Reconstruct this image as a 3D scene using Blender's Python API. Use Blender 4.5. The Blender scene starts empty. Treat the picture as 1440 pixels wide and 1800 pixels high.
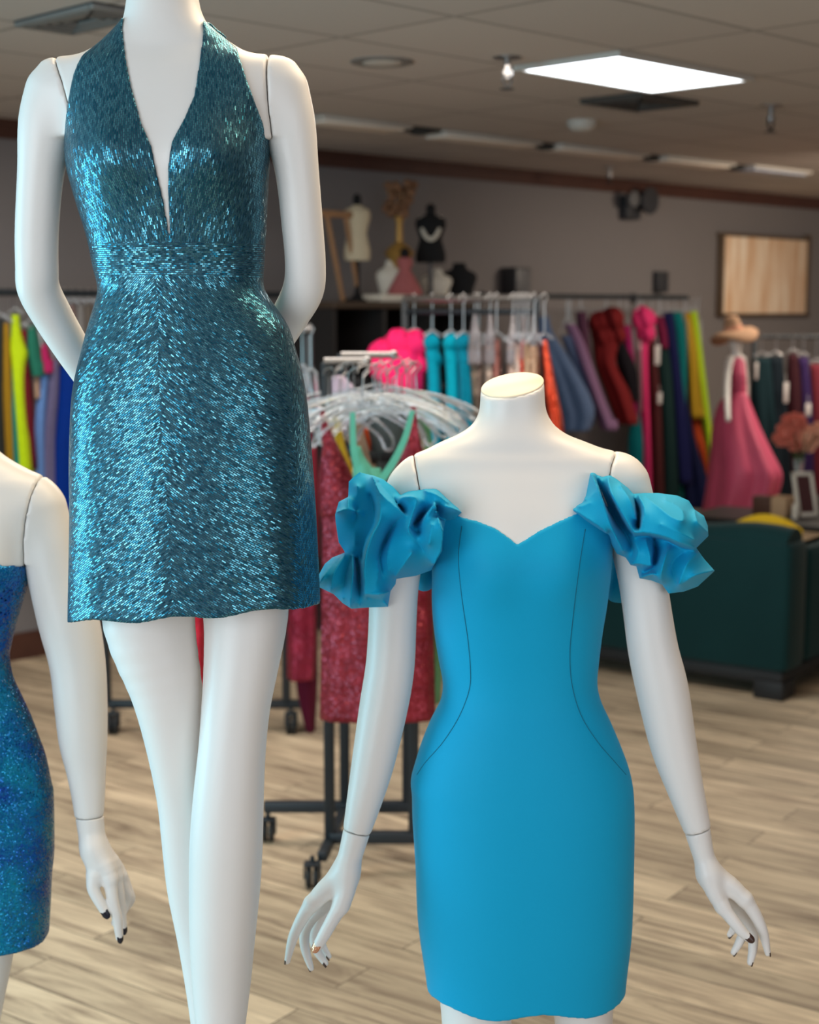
import bpy, math, random
import numpy as np
from mathutils import Vector, Matrix
from mathutils.bvhtree import BVHTree
random.seed(7); np.random.seed(7)
S = bpy.context.scene
COL = S.collection
# ------------------------------------------------------------------ camera
FPX = 2700.0; PITCH = math.atan((900-545)/FPX); EYE = 1.70
cam_d = bpy.data.cameras.new('camera'); cam = bpy.data.objects.new('camera', cam_d); COL.objects.link(cam)
cam.location = (0, 0, EYE); cam.rotation_euler = (math.pi/2-PITCH, 0, 0)
cam_d.sensor_fit = 'VERTICAL'; cam_d.sensor_height = 24; cam_d.lens = FPX/1800*24
cam_d.clip_start = .05; cam_d.clip_end = 80
cam_d.dof.use_dof = True; cam_d.dof.focus_distance = 2.18; cam_d.dof.aperture_fstop = (FPX/1800*24/1000)/0.0125
S.camera = cam
# ------------------------------------------------------------------ world, lights, exposure
S.view_settings.view_transform = 'Standard'; S.view_settings.look = 'None'
S.view_settings.gamma = 1; S.view_settings.use_curve_mapping = False
S.view_settings.exposure = 0.42
w = bpy.data.worlds.new('world'); S.world = w; w.use_nodes = True
w.node_tree.nodes['Background'].inputs[0].default_value = (.80, .84, .95, 1)
w.node_tree.nodes['Background'].inputs[1].default_value = .11

def area(name, loc, target, sx, sy, power, color):
    l = bpy.data.lights.new(name, 'AREA'); l.shape = 'RECTANGLE'; l.size = sx; l.size_y = sy
    l.energy = power; l.color = color
    o = bpy.data.objects.new(name, l); COL.objects.link(o); o.location = loc
    o.rotation_euler = (Vector(target)-Vector(loc)).to_track_quat('-Z', 'Y').to_euler(); return o
area('shop_window_daylight', (-2.6, -1.2, 1.7), (0, 2.6, 1.1), 2.6, 2.4, 74, (.80, .91, 1.0))
area('added_cyan_side_fill', (-3.1, 2.4, 1.2), (0, 2.3, .9), 1.4, 1.8, 48, (.36, .82, 1.0))  # added fill for the cyan fringe on the mannequins' left edges
area('shop_front_daylight', (2.2, -1.6, 1.8), (.5, 2.6, 1.2), 2.6, 2.2, 36, (.97, .96, 1.0))
area('ceiling_light_above_window', (.3, 2.6, 2.56), (.3, 2.6, 0), 1.6, .8, 20, (1.0, .80, .56))
area('ceiling_light_shop', (-.2, 5.0, 2.56), (-.2, 5.0, 0), 1.6, 1.2, 26, (1.0, .93, .85))
area('ceiling_light_shop_rear', (2.8, 9.0, 2.56), (2.8, 9.0, 0), 1.4, .7, 26, (1.0, .88, .74))
area('ceiling_light_shop_left', (-1.5, 5.6, 2.56), (-1.5, 5.6, 0), 1.2, .6, 20, (1.0, .90, .78))
area('ceiling_light_shop_right', (3.6, 8.6, 2.50), (4.1, 13.0, 1.2), 1.2, .5, 46, (1.0, .84, .66))

# ------------------------------------------------------------------ helpers
def ray(x, y):
    X = (x-720)/FPX; v = -(y-900)/FPX; c, s = math.cos(PITCH), math.sin(PITCH)
    return np.array([X, c+v*s, -s+v*c])
def at(x, y, d):
    r = ray(x, y); r = r*(d/r[1]); return np.array([r[0], d, EYE+r[2]])
def atz(x, y, z):
    r = ray(x, y); r = r*((z-EYE)/r[2]); return np.array([r[0], r[1], z])
WALLC = 9.314
def atwall(x, y, off=0.0):
    r = ray(x, y); c = WALLC-off*math.sqrt(2)
    t = c/(r[1]-r[0]); return np.array([r[0]*t, r[1]*t, EYE+r[2]*t])

def props(o, label=None, cat=None, group=None, kind=None):
    if label: o['label'] = label
    if cat: o['category'] = cat
    if group: o['group'] = group
    if kind: o['kind'] = kind
    return o
def empty(name, loc, label, cat, group=None, rz=0):
    o = bpy.data.objects.new(name, None); COL.objects.link(o); o.location = tuple(loc); o.rotation_euler = (0, 0, rz)
    o.empty_display_size = .05
    return props(o, label, cat, group)
def world_mat(p):
    M = Matrix.Identity(4); ch = []
    while p is not None: ch.append(p); p = p.parent
    for q in reversed(ch): M = M @ (Matrix.Translation(q.location) @ q.rotation_euler.to_matrix().to_4x4())
    return M
def mkmesh(name, v, f, mat, parent=None, smooth=True, loc=None, uv=None, angle=None):
    """v in WORLD coordinates; stored relative to parent (or to loc)."""
    me = bpy.data.meshes.new(name); v = np.asarray(v, float)
    o = bpy.data.objects.new(name, me); COL.objects.link(o)
    if parent is not None:
        M = np.array(world_mat(parent).inverted()); v = v@M[:3, :3].T+M[:3, 3]; o.parent = parent
    elif loc is not None:
        o.location = tuple(loc); v = v-np.asarray(loc)
    if isinstance(f, np.ndarray):
        n, k = f.shape
        me.vertices.add(len(v)); me.vertices.foreach_set('co', v.astype(np.float32).ravel())
        me.loops.add(n*k); me.loops.foreach_set('vertex_index', f.astype(np.int32).ravel())
        me.polygons.add(n); me.polygons.foreach_set('loop_start', np.arange(0, n*k, k, dtype=np.int32))
        me.update(calc_edges=True); me.validate()
    else:
        me.from_pydata([tuple(p) for p in v], [], f); me.update()
    if uv is not None:
        l = me.uv_layers.new(name='UVMap'); l.data.foreach_set('uv', np.asarray(uv, np.float32).ravel())
    if smooth: me.polygons.foreach_set('use_smooth', [True]*len(me.polygons))
    if mat is not None: me.materials.append(mat)
    if angle is not None:
        try: me.set_sharp_from_angle(angle=angle)
        except Exception: pass
    return o

class MB:
    def __init__(s): s.v = []; s.f = []
    def add(s, v, f):
        n = len(s.v); s.v += [tuple(p) for p in v]; s.f += [tuple(i+n for i in q) for q in f]; return s
    def box(s, c, size, ax=None, bev=0.0):
        """c centre, size full, ax 3x3 rows = local axes"""
        ax = np.eye(3) if ax is None else np.asarray(ax, float)
        hx, hy, hz = [q/2 for q in size]; b = min(bev, hx*.9, hy*.9, hz*.9)
        pts = []; 
        if b <= 0:
            for k in (-1, 1):
                for (i, j) in ((-1, -1), (1, -1), (1, 1), (-1, 1)):
                    pts.append(np.asarray(c)+ax[0]*i*hx+ax[1]*j*hy+ax[2]*k*hz)
            return s.add(pts, [(3, 2, 1, 0), (4, 5, 6, 7), (0, 1, 5, 4), (1, 2, 6, 5), (2, 3, 7, 6), (3, 0, 4, 7)])
        levels = [(-hz, b), (-hz+b*.3, b*.3), (-hz+b, 0), (hz-b, 0), (hz-b*.3, b*.3), (hz, b)]
        rings = []
        for z, ins in levels:
            ring = []
            ax_, ay_ = hx-ins, hy-ins; r = max(b*1.0-ins*.0, 1e-4)
            for (sx, sy, a0) in ((1, 1, 0), (-1, 1, 90), (-1, -1, 180), (1, -1, 270)):
                for a in (0, 45, 90):
                    t = math.radians(a0+a); ring.append((sx*(ax_-r)+r*math.cos(t), sy*(ay_-r)+r*math.sin(t), z))
            rings.append(ring)
        n = len(rings[0]); v = []; f = []
        for ring in rings:
            for p in ring: v.append(np.asarray(c)+ax[0]*p[0]+ax[1]*p[1]+ax[2]*p[2])
        for i in range(len(rings)-1):
            for j in range(n): f.append((i*n+j, i*n+(j+1) % n, (i+1)*n+(j+1) % n, (i+1)*n+j))
        f.append(tuple(range(n))[::-1]); f.append(tuple((len(rings)-1)*n+j for j in range(n)))
        return s.add(v, f)
    def tube(s, pts, r, n=10, cap=True, closed=False):
        P = [Vector(tuple(p)) for p in pts]; m = len(P)
        R = r if hasattr(r, '__len__') else [r]*m
        v = []; f = []; up = None
        for i in range(m):
            a = P[(i-1) % m] if (closed or i > 0) else P[i]; b = P[(i+1) % m] if (closed or i < m-1) else P[i]
            t = (b-a)
            t = t.normalized() if t.length > 1e-9 else Vector((0, 0, 1))
            if up is None: up = t.orthogonal().normalized()
            up = (up-t*up.dot(t)); up = up.normalized() if up.length > 1e-6 else t.orthogonal().normalized()
            w_ = t.cross(up)
            for k in range(n):
                an = 2*math.pi*k/n; v.append(P[i]+(up*math.cos(an)+w_*math.sin(an))*R[i])
        for i in range(m if closed else m-1):
            for k in range(n):
                f.append((i*n+k, i*n+(k+1) % n, ((i+1) % m)*n+(k+1) % n, ((i+1) % m)*n+k))
        if cap and not closed: f.append(tuple(range(n))[::-1]); f.append(tuple((m-1)*n+k for k in range(n)))
        return s.add(v, f)
    def lathe(s, c, prof, n=24, sx=1, sy=1, ax=None):
        ax = np.eye(3) if ax is None else np.asarray(ax, float); c = np.asarray(c, float); v = []; f = []
        for (r, z) in prof:
            for k in range(n):
                a = 2*math.pi*k/n; v.append(c+ax[0]*r*sx*math.cos(a)+ax[1]*r*sy*math.sin(a)+ax[2]*z)
        m = len(prof)
        for i in range(m-1):
            for k in range(n): f.append((i*n+k, i*n+(k+1) % n, (i+1)*n+(k+1) % n, (i+1)*n+k))
        f.append(tuple(range(n))[::-1]); f.append(tuple((m-1)*n+k for k in range(n)))
        return s.add(v, f)
    def ball(s, c, r, n=16, m=10, sx=1, sy=1, sz=1, ax=None):
        prof = [(max(math.sin(math.pi*i/m), .02)*r, -math.cos(math.pi*i/m)*r*sz) for i in range(m+1)]
        return s.lathe(c, prof, n, sx, sy, ax)
    def build(s, name, mat, parent=None, smooth=True, loc=None, angle=math.radians(40)):
        if parent is None and loc is None:
            a = np.array(s.v); loc = ((a[:, 0].min()+a[:, 0].max())/2, (a[:, 1].min()+a[:, 1].max())/2, a[:, 2].min())
        return mkmesh(name, s.v, s.f, mat, parent, smooth, loc, angle=angle)

# ------------------------------------------------------------------ materials
def newmat(name):
    m = bpy.data.materials.new(name); m.use_nodes = True; nt = m.node_tree; b = nt.nodes['Principled BSDF']; return m, nt, b
def N(nt, t, **kw):
    n = nt.nodes.new(t)
    for k, v in kw.items(): setattr(n, k, v)
    return n
def plain(name, col, rough=.5, metal=0, spec=.5, noise=0, nscale=20, bump=0, bscale=200, sheen=0, coat=0, trans=0, ior=1.45, emit=None, es=0):
    m, nt, b = newmat(name); L = nt.links.new
    b.inputs['Base Color'].default_value = (*col, 1); b.inputs['Roughness'].default_value = rough
    b.inputs['Metallic'].default_value = metal; b.inputs['Specular IOR Level'].default_value = spec
    b.inputs['Sheen Weight'].default_value = sheen; b.inputs['Coat Weight'].default_value = coat
    b.inputs['Coat Roughness'].default_value = .15
    b.inputs['Transmission Weight'].default_value = trans; b.inputs['IOR'].default_value = ior
    if emit: b.inputs['Emission Color'].default_value = (*emit, 1); b.inputs['Emission Strength'].default_value = es
    tc = N(nt, 'ShaderNodeTexCoord')
    nz = N(nt, 'ShaderNodeTexNoise'); nz.inputs['Scale'].default_value = nscale; nz.inputs['Detail'].default_value = 4
    L(tc.outputs['Object'], nz.inputs['Vector'])
    a = noise if noise else .04
    mr = N(nt, 'ShaderNodeMapRange'); mr.inputs['To Min'].default_value = 1-a; mr.inputs['To Max'].default_value = 1+a
    L(nz.outputs['Fac'], mr.inputs['Value'])
    mx = N(nt, 'ShaderNodeVectorMath', operation='SCALE'); mx.inputs[0].default_value = col; L(mr.outputs[0], mx.inputs['Scale'])
    L(mx.outputs[0], b.inputs['Base Color'])
    if bump:
        n2 = N(nt, 'ShaderNodeTexNoise'); n2.inputs['Scale'].default_value = bscale; L(tc.outputs['Object'], n2.inputs['Vector'])
        bp = N(nt, 'ShaderNodeBump'); bp.inputs['Strength'].default_value = bump; bp.inputs['Distance'].default_value = .002
        L(n2.outputs['Fac'], bp.inputs['Height']); L(bp.outputs[0], b.inputs['Normal'])
    return m
def jitter_normal(nt, src, amount, b):
    """tilt every bead or sequin by its own random amount"""
    L = nt.links.new
    sub = N(nt, 'ShaderNodeVectorMath', operation='SUBTRACT'); sub.inputs[1].default_value = (.5, .5, .5); L(src, sub.inputs[0])
    sc = N(nt, 'ShaderNodeVectorMath', operation='SCALE'); sc.inputs['Scale'].default_value = amount; L(sub.outputs[0], sc.inputs[0])
    g = N(nt, 'ShaderNodeNewGeometry')
    ad = N(nt, 'ShaderNodeVectorMath', operation='ADD'); L(g.outputs['Normal'], ad.inputs[0]); L(sc.outputs[0], ad.inputs[1])
    no = N(nt, 'ShaderNodeVectorMath', operation='NORMALIZE'); L(ad.outputs[0], no.inputs[0]); L(no.outputs[0], b.inputs['Normal'])
def sequin(name, c1, c2, scale=350, tilt=.7, metal=.75, rough=.25):
    m, nt, b = newmat(name); L = nt.links.new
    tc = N(nt, 'ShaderNodeTexCoord'); vo = N(nt, 'ShaderNodeTexVoronoi'); vo.inputs['Scale'].default_value = scale
    L(tc.outputs['Object'], vo.inputs['Vector'])
    sp = N(nt, 'ShaderNodeSeparateXYZ'); L(vo.outputs['Color'], sp.inputs[0])
    nz = N(nt, 'ShaderNodeTexNoise'); nz.inputs['Scale'].default_value = 14; L(tc.outputs['Object'], nz.inputs['Vector'])
    ma = N(nt, 'ShaderNodeMath', operation='MULTIPLY_ADD'); L(sp.outputs[0], ma.inputs[0]); ma.inputs[1].default_value = .5; 
    mb = N(nt, 'ShaderNodeMath', operation='MULTIPLY_ADD'); L(nz.outputs['Fac'], mb.inputs[0]); mb.inputs[1].default_value = 2.0; mb.inputs[2].default_value = -.75
    L(mb.outputs[0], ma.inputs[2])
    mx = N(nt, 'ShaderNodeMix', data_type='RGBA'); mx.inputs['A'].default_value = (*c1, 1); mx.inputs['B'].default_value = (*c2, 1)
    mx.clamp_factor = True
    L(ma.outputs[0], mx.inputs['Factor']); L(mx.outputs['Result'], b.inputs['Base Color'])
    b.inputs['Metallic'].default_value = metal; b.inputs['Roughness'].default_value = rough
    jitter_normal(nt, vo.outputs['Color'], tilt, b); return m

M_SKIN = plain('white_mannequin_plastic', (.81, .78, .745), .38, spec=.45, noise=.015, nscale=6)
M_CAP = plain('cream_neck_cap', (.86, .74, .56), .45)
M_GAP = plain('seam_shadow_line', (.05, .045, .04), .9)
M_NAIL_BLACK = plain('black_nail_polish', (.008, .009, .02), .25)
M_NAIL_BROWN = plain('brown_nail_polish', (.06, .028, .02), .3)
M_NAIL_COPPER = sequin('copper_glitter_polish', (.55, .22, .10), (.85, .45, .28), 900, .5)
M_TURQ = plain('turquoise_crepe', (.0, .36, .62), .62, spec=.25, noise=.03, nscale=300, bump=.12, bscale=1500, sheen=.05)
M_TURQ_LINE = plain('turquoise_seam_thread', (.0, .13, .22), .8)
M_BLUESEQ = sequin('royal_blue_sequins', (.0, .055, .33), (.0, .26, .42), 430, .8, .6, .22)
M_BLACKMETAL = plain('black_painted_steel', (.016, .022, .028), .45, spec=.5)
M_CHROME = plain('brushed_chrome', (.36, .34, .33), .3, metal=.9)
M_RUBBER = plain('black_rubber_wheel', (.012, .014, .016), .6)
M_CLEAR = plain('clear_plastic', (.88, .93, .98), .10, trans=.82, spec=.9)
M_TAG = plain('white_paper_tag', (.55, .52, .50), .8)

# beaded cloth: brick pattern in UV metres, each brick paints a bead's glint, mortar its dark body
def beaded():
    m, nt, b = newmat('teal_bugle_beads'); L = nt.links.new
    uv = N(nt, 'ShaderNodeUVMap'); uv.uv_map = 'UVMap'
    nz0 = N(nt, 'ShaderNodeTexNoise'); nz0.inputs['Scale'].default_value = 60; L(uv.outputs[0], nz0.inputs['Vector'])
    s0 = N(nt, 'ShaderNodeVectorMath', operation='SCALE'); s0.inputs['Scale'].default_value = .0013; L(nz0.outputs['Color'], s0.inputs[0])
    a0 = N(nt, 'ShaderNodeVectorMath', operation='ADD'); L(uv.outputs[0], a0.inputs[0]); L(s0.outputs[0], a0.inputs[1])
    def brick(c1, c2, mo):
        k = N(nt, 'ShaderNodeTexBrick'); k.offset = .5; k.inputs['Scale'].default_value = 1
        k.inputs['Brick Width'].default_value = .0066; k.inputs['Row Height'].default_value = .0026
        k.inputs['Mortar Size'].default_value = .00062; k.inputs['Mortar Smooth'].default_value = .2
        k.inputs['Color1'].default_value = (*c1, 1); k.inputs['Color2'].default_value = (*c2, 1); k.inputs['Mortar'].default_value = (*mo, 1)
        L(a0.outputs[0], k.inputs['Vector']); return k
    rnd = brick((0, 0, 0), (1, 1, 1), (.5, .5, .5))
    wn = N(nt, 'ShaderNodeTexWhiteNoise', noise_dimensions='1D')
    mu = N(nt, 'ShaderNodeMath', operation='MULTIPLY'); mu.inputs[1].default_value = 731.7
    L(rnd.outputs['Color'], mu.inputs[0]); L(mu.outputs[0], wn.inputs['W'])
    jitter_normal(nt, wn.outputs["Color"], .34, b)
    k = brick((.0, .115, .185), (.13, .42, .52), (.0, .034, .068))
    L(k.outputs['Color'], b.inputs['Base Color'])
    inv = N(nt, 'ShaderNodeMath', operation='SUBTRACT'); inv.inputs[0].default_value = 1; L(k.outputs['Fac'], inv.inputs[1])
    me = N(nt, 'ShaderNodeMath', operation='MULTIPLY'); me.inputs[1].default_value = .92; L(inv.outputs[0], me.inputs[0])
    L(me.outputs[0], b.inputs['Metallic'])
    ro = N(nt, 'ShaderNodeMapRange'); ro.inputs['To Min'].default_value = .24; ro.inputs['To Max'].default_value = .6
    L(k.outputs['Fac'], ro.inputs['Value']); L(ro.outputs[0], b.inputs['Roughness'])
    return m
M_BEAD = beaded()

# ------------------------------------------------------------------ room
U = np.array([1, 1, 0])/math.sqrt(2); V = np.array([1, -1, 0])/math.sqrt(2); Z = np.array([0, 0, 1.])
ROOM = np.array([U, V, Z])
P0 = np.array([0, WALLC, 0.])      # a point of the back wall
CEIL = 2.59
def rm(u, v, z=0): return P0+U*u+V*v+Z*z      # room frame: u along wall, v out of the wall
def uvr(p): q = np.asarray(p)-P0; return q@U, q@V

def floor_mat():
    m, nt, b = newmat('greige_oak_planks'); L = nt.links.new
    tc = N(nt, 'ShaderNodeTexCoord'); mp = N(nt, 'ShaderNodeMapping'); mp.inputs['Rotation'].default_value = (0, 0, math.radians(-(90+54.5)))
    L(tc.outputs['Object'], mp.inputs['Vector'])
    br = N(nt, 'ShaderNodeTexBrick'); br.offset = .37; br.inputs['Scale'].default_value = 1
    br.inputs['Brick Width'].default_value = 1.15; br.inputs['Row Height'].default_value = .145; br.inputs['Mortar Size'].default_value = .0016
    br.inputs['Color1'].default_value = (0, 0, 0, 1); br.inputs['Color2'].default_value = (1, 1, 1, 1); br.inputs['Mortar'].default_value = (.5, .5, .5, 1)
    L(mp.outputs[0], br.inputs['Vector'])
    # plank-wise offset of the grain
    sc = N(nt, 'ShaderNodeVectorMath', operation='MULTIPLY'); sc.inputs[1].default_value = (1.3, 13, 1); L(mp.outputs[0], sc.inputs[0])
    of = N(nt, 'ShaderNodeVectorMath', operation='SCALE'); of.inputs['Scale'].default_value = 37; L(br.outputs['Color'], of.inputs[0])
    ad = N(nt, 'ShaderNodeVectorMath', operation='ADD'); L(sc.outputs[0], ad.inputs[0]); L(of.outputs[0], ad.inputs[1])
    nz = N(nt, 'ShaderNodeTexNoise'); nz.inputs['Scale'].default_value = 1.7; nz.inputs['Detail'].default_value = 6; nz.inputs['Roughness'].default_value = .62; nz.inputs['Distortion'].default_value = .9
    L(ad.outputs[0], nz.inputs['Vector'])
    cr = N(nt, 'ShaderNodeValToRGB'); e = cr.color_ramp.elements
    e[0].position = .28; e[0].color = (.19, .135, .088, 1); e[1].position = .74; e[1].color = (.74, .60, .42, 1)
    x = e.new(.42); x.color = (.40, .305, .21, 1); x = e.new(.56); x.color = (.60, .475, .325, 1)
    L(nz.outputs['Fac'], cr.inputs['Fac'])
    mr = N(nt, 'ShaderNodeMapRange'); mr.inputs['To Min'].default_value = .74; mr.inputs['To Max'].default_value = 1.14; L(br.outputs['Color'], mr.inputs['Value'])
    vm = N(nt, 'ShaderNodeVectorMath', operation='SCALE'); L(cr.outputs['Color'], vm.inputs[0]); L(mr.outputs[0], vm.inputs['Scale'])
    mm = N(nt, 'ShaderNodeMix', data_type='RGBA'); L(br.outputs['Fac'], mm.inputs['Factor']); L(vm.outputs[0], mm.inputs['A']); mm.inputs['B'].default_value = (.09, .065, .045, 1)
    L(mm.outputs['Result'], b.inputs['Base Color']); b.inputs['Roughness'].default_value = .5; b.inputs['Specular IOR Level'].default_value = .4
    return m
mb = MB(); mb.box(rm(.5, 6.5, -.05), (17, 15, .1), ROOM); props(mb.build('floor', floor_mat(), loc=(0, 0, 0), smooth=False), 'greige wood plank floor of the shop', kind='structure')

def ceil_mat():
    m, nt, b = newmat('ceiling_tiles'); L = nt.links.new
    tc = N(nt, 'ShaderNodeTexCoord'); mp = N(nt, 'ShaderNodeMapping'); mp.vector_type = 'POINT'
    mp.inputs['Rotation'].default_value = (0, 0, math.radians(-45)); L(tc.outputs['Object'], mp.inputs['Vector'])
    # after rotation x = u, y = -v(room diag coordinate)
    ad = N(nt, 'ShaderNodeVectorMath', operation='ADD'); ad.inputs[1].default_value = (-3.53+8.55, -2.87+5.2, 0); L(mp.outputs[0], ad.inputs[0])
    br = N(nt, 'ShaderNodeTexBrick'); br.offset = 0; br.inputs['Scale'].default_value = 1
    br.inputs['Brick Width'].default_value = .855; br.inputs['Row Height'].default_value = .515; br.inputs['Mortar Size'].default_value = .012
    br.inputs['Mortar Smooth'].default_value = .1
    br.inputs['Color1'].default_value = (.50, .45, .42, 1); br.inputs['Color2'].default_value = (.54, .485, .45, 1); br.inputs['Mortar'].default_value = (.33, .292, .27, 1)
    L(ad.outputs[0], br.inputs['Vector'])
    nz = N(nt, 'ShaderNodeTexNoise'); nz.inputs['Scale'].default_value = 120; L(tc.outputs['Object'], nz.inputs['Vector'])
    bp = N(nt, 'ShaderNodeBump'); bp.inputs['Strength'].default_value = .2; bp.inputs['Distance'].default_value = .003; L(nz.outputs['Fac'], bp.inputs['Height'])
    L(bp.outputs[0], b.inputs['Normal']); L(br.outputs['Color'], b.inputs['Base Color']); b.inputs['Roughness'].default_value = .85; return m
mb = MB(); mb.box(rm(.5, 6.5, CEIL+.04), (17, 15, .08), ROOM); props(mb.build('ceiling', ceil_mat(), loc=(0, 0, CEIL), smooth=False), 'suspended ceiling of taupe tiles in a grid', kind='structure')
M_WALL = plain('taupe_wall_paint', (.195, .178, .178), .7, noise=.03, nscale=3)
M_TRIM = plain('stained_wood_trim', (.075, .028, .018), .5, noise=.3, nscale=9)
mb = MB(); mb.box(rm(.5, -.08, CEIL/2), (17, .16, CEIL), ROOM); props(mb.build('wall_back', M_WALL, smooth=False), kind='structure')
mb = MB(); mb.box(rm(.5, .012, CEIL-.045), (17, .024, .09), ROOM); mb.box(rm(.5, .018, CEIL-.012), (17, .036, .024), ROOM); props(mb.build('trim_1', M_TRIM, smooth=False), kind='structure')
mb = MB(); mb.box(rm(.5, .01, .065), (17, .02, .13), ROOM); mb.box(rm(.5, .013, .01), (17, .026, .02), ROOM); props(mb.build('baseboard_back', M_TRIM, smooth=False), kind='structure')

# ------------------------------------------------------------------ signed-distance modelling
def cat(tab, n=6):
    """Catmull-Rom resample of rows"""
    T = np.asarray(tab, float); out = []
    for i in range(len(T)-1):
        a = T[max(i-1, 0)]; b = T[i]; c = T[i+1]; d = T[min(i+2, len(T)-1)]
        for k in range(n):
            t = k/n; out.append(.5*((2*b)+(-a+c)*t+(2*a-5*b+4*c-d)*t*t+(-a+3*b-3*c+d)*t**3))
    out.append(T[-1]); return np.array(out)
def smin(a, b, k):
    h = np.maximum(k-np.abs(a-b), 0)/k; return np.minimum(a, b)-h*h*k*.25
class Grid:
    def __init__(s, lo, hi, h):
        s.lo = np.asarray(lo, float); s.h = h; s.n = (np.ceil((np.asarray(hi)-s.lo)/h)+1).astype(int)
        s.x = (s.lo[0]+h*np.arange(s.n[0])).astype(np.float32); s.y = (s.lo[1]+h*np.arange(s.n[1])).astype(np.float32); s.z = (s.lo[2]+h*np.arange(s.n[2])).astype(np.float32)
        s.X = s.x[:, None, None]; s.Y = s.y[None, :, None]; s.Z = s.z[None, None, :]
    def full(s, v=.2): return np.full(tuple(s.n), v, np.float32)
    def chain(s, pts, sub=4, margin=.05, fld=None, flat=None):
        """pts rows (x,y,z,r) world; capsules with interpolated radius"""
        P = cat(pts, sub) if len(pts) > 2 and sub > 1 else np.asarray(pts, float)
        f = s.full() if fld is None else fld
        for i in range(len(P)-1):
            a, b = P[i], P[i+1]; rm_ = max(a[3], b[3])+margin
            lo = np.minimum(a[:3], b[:3])-rm_; hi = np.maximum(a[:3], b[:3])+rm_
            i0 = np.clip(np.floor((lo-s.lo)/s.h).astype(int), 0, s.n); i1 = np.clip(np.ceil((hi-s.lo)/s.h).astype(int)+1, 0, s.n)
            if np.any(i1 <= i0): continue
            X = s.X[i0[0]:i1[0]]-a[0]; Y = s.Y[:, i0[1]:i1[1]]-a[1]; Z_ = s.Z[:, :, i0[2]:i1[2]]-a[2]
            ab = b[:3]-a[:3]; L2 = max(ab@ab, 1e-12)
            t = np.clip((X*ab[0]+Y*ab[1]+Z_*ab[2])/L2, 0, 1)
            d = np.sqrt((X-t*ab[0])**2+(Y-t*ab[1])**2+(Z_-t*ab[2])**2)-(a[3]+(b[3]-a[3])*t)
            sl = (slice(i0[0], i1[0]), slice(i0[1], i1[1]), slice(i0[2], i1[2]))
            f[sl] = np.minimum(f[sl], d)
        return f
    def loft(s, rows, n=2.2, bumps=(), folds=None):
        """rows (z, cx, a, yc, front, back) world; descending or ascending z; superelliptic sections"""
        R = cat(rows, 8); R = R[np.argsort(R[:, 0])]
        g = [np.interp(s.z, R[:, 0], R[:, k]).astype(np.float32)[None, None, :] for k in range(1, 6)]
        cx, a, yc, fr, bk = g
        dx = s.X-cx; dy = s.Y-yc
        F = fr+np.zeros_like(dx)
        for (bx, bz, sx, sz, amp) in bumps: F = F+amp*np.exp(-((s.X-bx)/sx)**2-((s.Z-bz)/sz)**2)
        B = np.where(dy < 0, F, bk)
        if folds is not None:
            k, amp, ph, z0, z1 = folds
            th = np.arctan2(dy/np.maximum(B, .01), dx/a); w_ = np.clip((z0-s.Z)/(z0-z1), 0, 1)
            mod = 1+amp*w_*(np.sin(k*th+ph)+.5*np.sin((k*1.7)*th+2*ph+s.Z*6)); a = a*mod; B = B*mod
        k1 = (np.abs(dx/a)**n+np.abs(dy/B)**n)**(1/n)
        f = (k1-1)*np.minimum(a, B)
        gx, gy, gz = np.gradient(f, s.h)
        gn = np.sqrt(gx*gx+gy*gy+gz*gz)
        f = f/np.clip(gn, .35, 6)
        return np.clip(f, -.1, .2)
    def mesh(s, f):
        ins = f < 0; nx, ny, nz = f.shape
        c = ins[:-1, :-1, :-1].astype(np.int8)
        tot = sum(ins[i:nx-1+i, j:ny-1+j, k:nz-1+k].astype(np.int8) for i in (0, 1) for j in (0, 1) for k in (0, 1))
        cell = (tot > 0) & (tot < 8)
        idx = -np.ones(cell.shape, np.int64); ci = np.argwhere(cell); idx[cell] = np.arange(len(ci))
        acc = np.zeros((len(ci), 3)); cnt = np.zeros(len(ci))
        cor = {}
        for i in (0, 1):
            for j in (0, 1):
                for k in (0, 1): cor[i, j, k] = f[ci[:, 0]+i, ci[:, 1]+j, ci[:, 2]+k].astype(float)
        for a in cor:
            for ax in range(3):
                if a[ax] == 0:
                    b = list(a); b[ax] = 1; b = tuple(b); fa, fb = cor[a], cor[b]; m = (fa < 0) != (fb < 0)
                    t = np.where(m, fa/np.where(m, fa-fb, 1), 0)
                    p = np.tile(np.array(a, float), (len(ci), 1)); p[:, ax] += t
                    acc[m] += p[m]; cnt[m] += 1
        v = (ci+acc/cnt[:, None])*s.h+s.lo
        faces = []
        for ax in range(3):
            o1, o2 = [(1, 2), (2, 0), (0, 1)][ax]
            sl0 = [slice(None)]*3; sl1 = [slice(None)]*3; sl0[ax] = slice(0, -1); sl1[ax] = slice(1, None)
            A = ins[tuple(sl0)]; B = ins[tuple(sl1)]
            for sg in (0, 1):
                e = np.argwhere((A & ~B) if sg == 0 else (~A & B))
                ok = (e[:, o1] > 0) & (e[:, o2] > 0) & (e[:, o1] < f.shape[o1]-1) & (e[:, o2] < f.shape[o2]-1); e = e[ok]
                q = []
                for (p1, p2) in ((-1, -1), (0, -1), (0, 0), (-1, 0)):
                    t = e.copy(); t[:, o1] += p1; t[:, o2] += p2; q.append(idx[t[:, 0], t[:, 1], t[:, 2]])
                q = np.stack(q, 1)
                if sg: q = q[:, ::-1]
                faces.append(q)
        F = np.concatenate(faces)
        # one pass of light relaxation
        for _ in range(2):
            sv = np.zeros_like(v); sn = np.zeros(len(v))
            for i in range(4):
                a_, b_ = F[:, i], F[:, (i+1) % 4]
                np.add.at(sv, a_, v[b_]); np.add.at(sn, a_, 1); np.add.at(sv, b_, v[a_]); np.add.at(sn, b_, 1)
            ok = sn > 0; v[ok] = .5*v[ok]+.5*sv[ok]/sn[ok, None]
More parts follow.
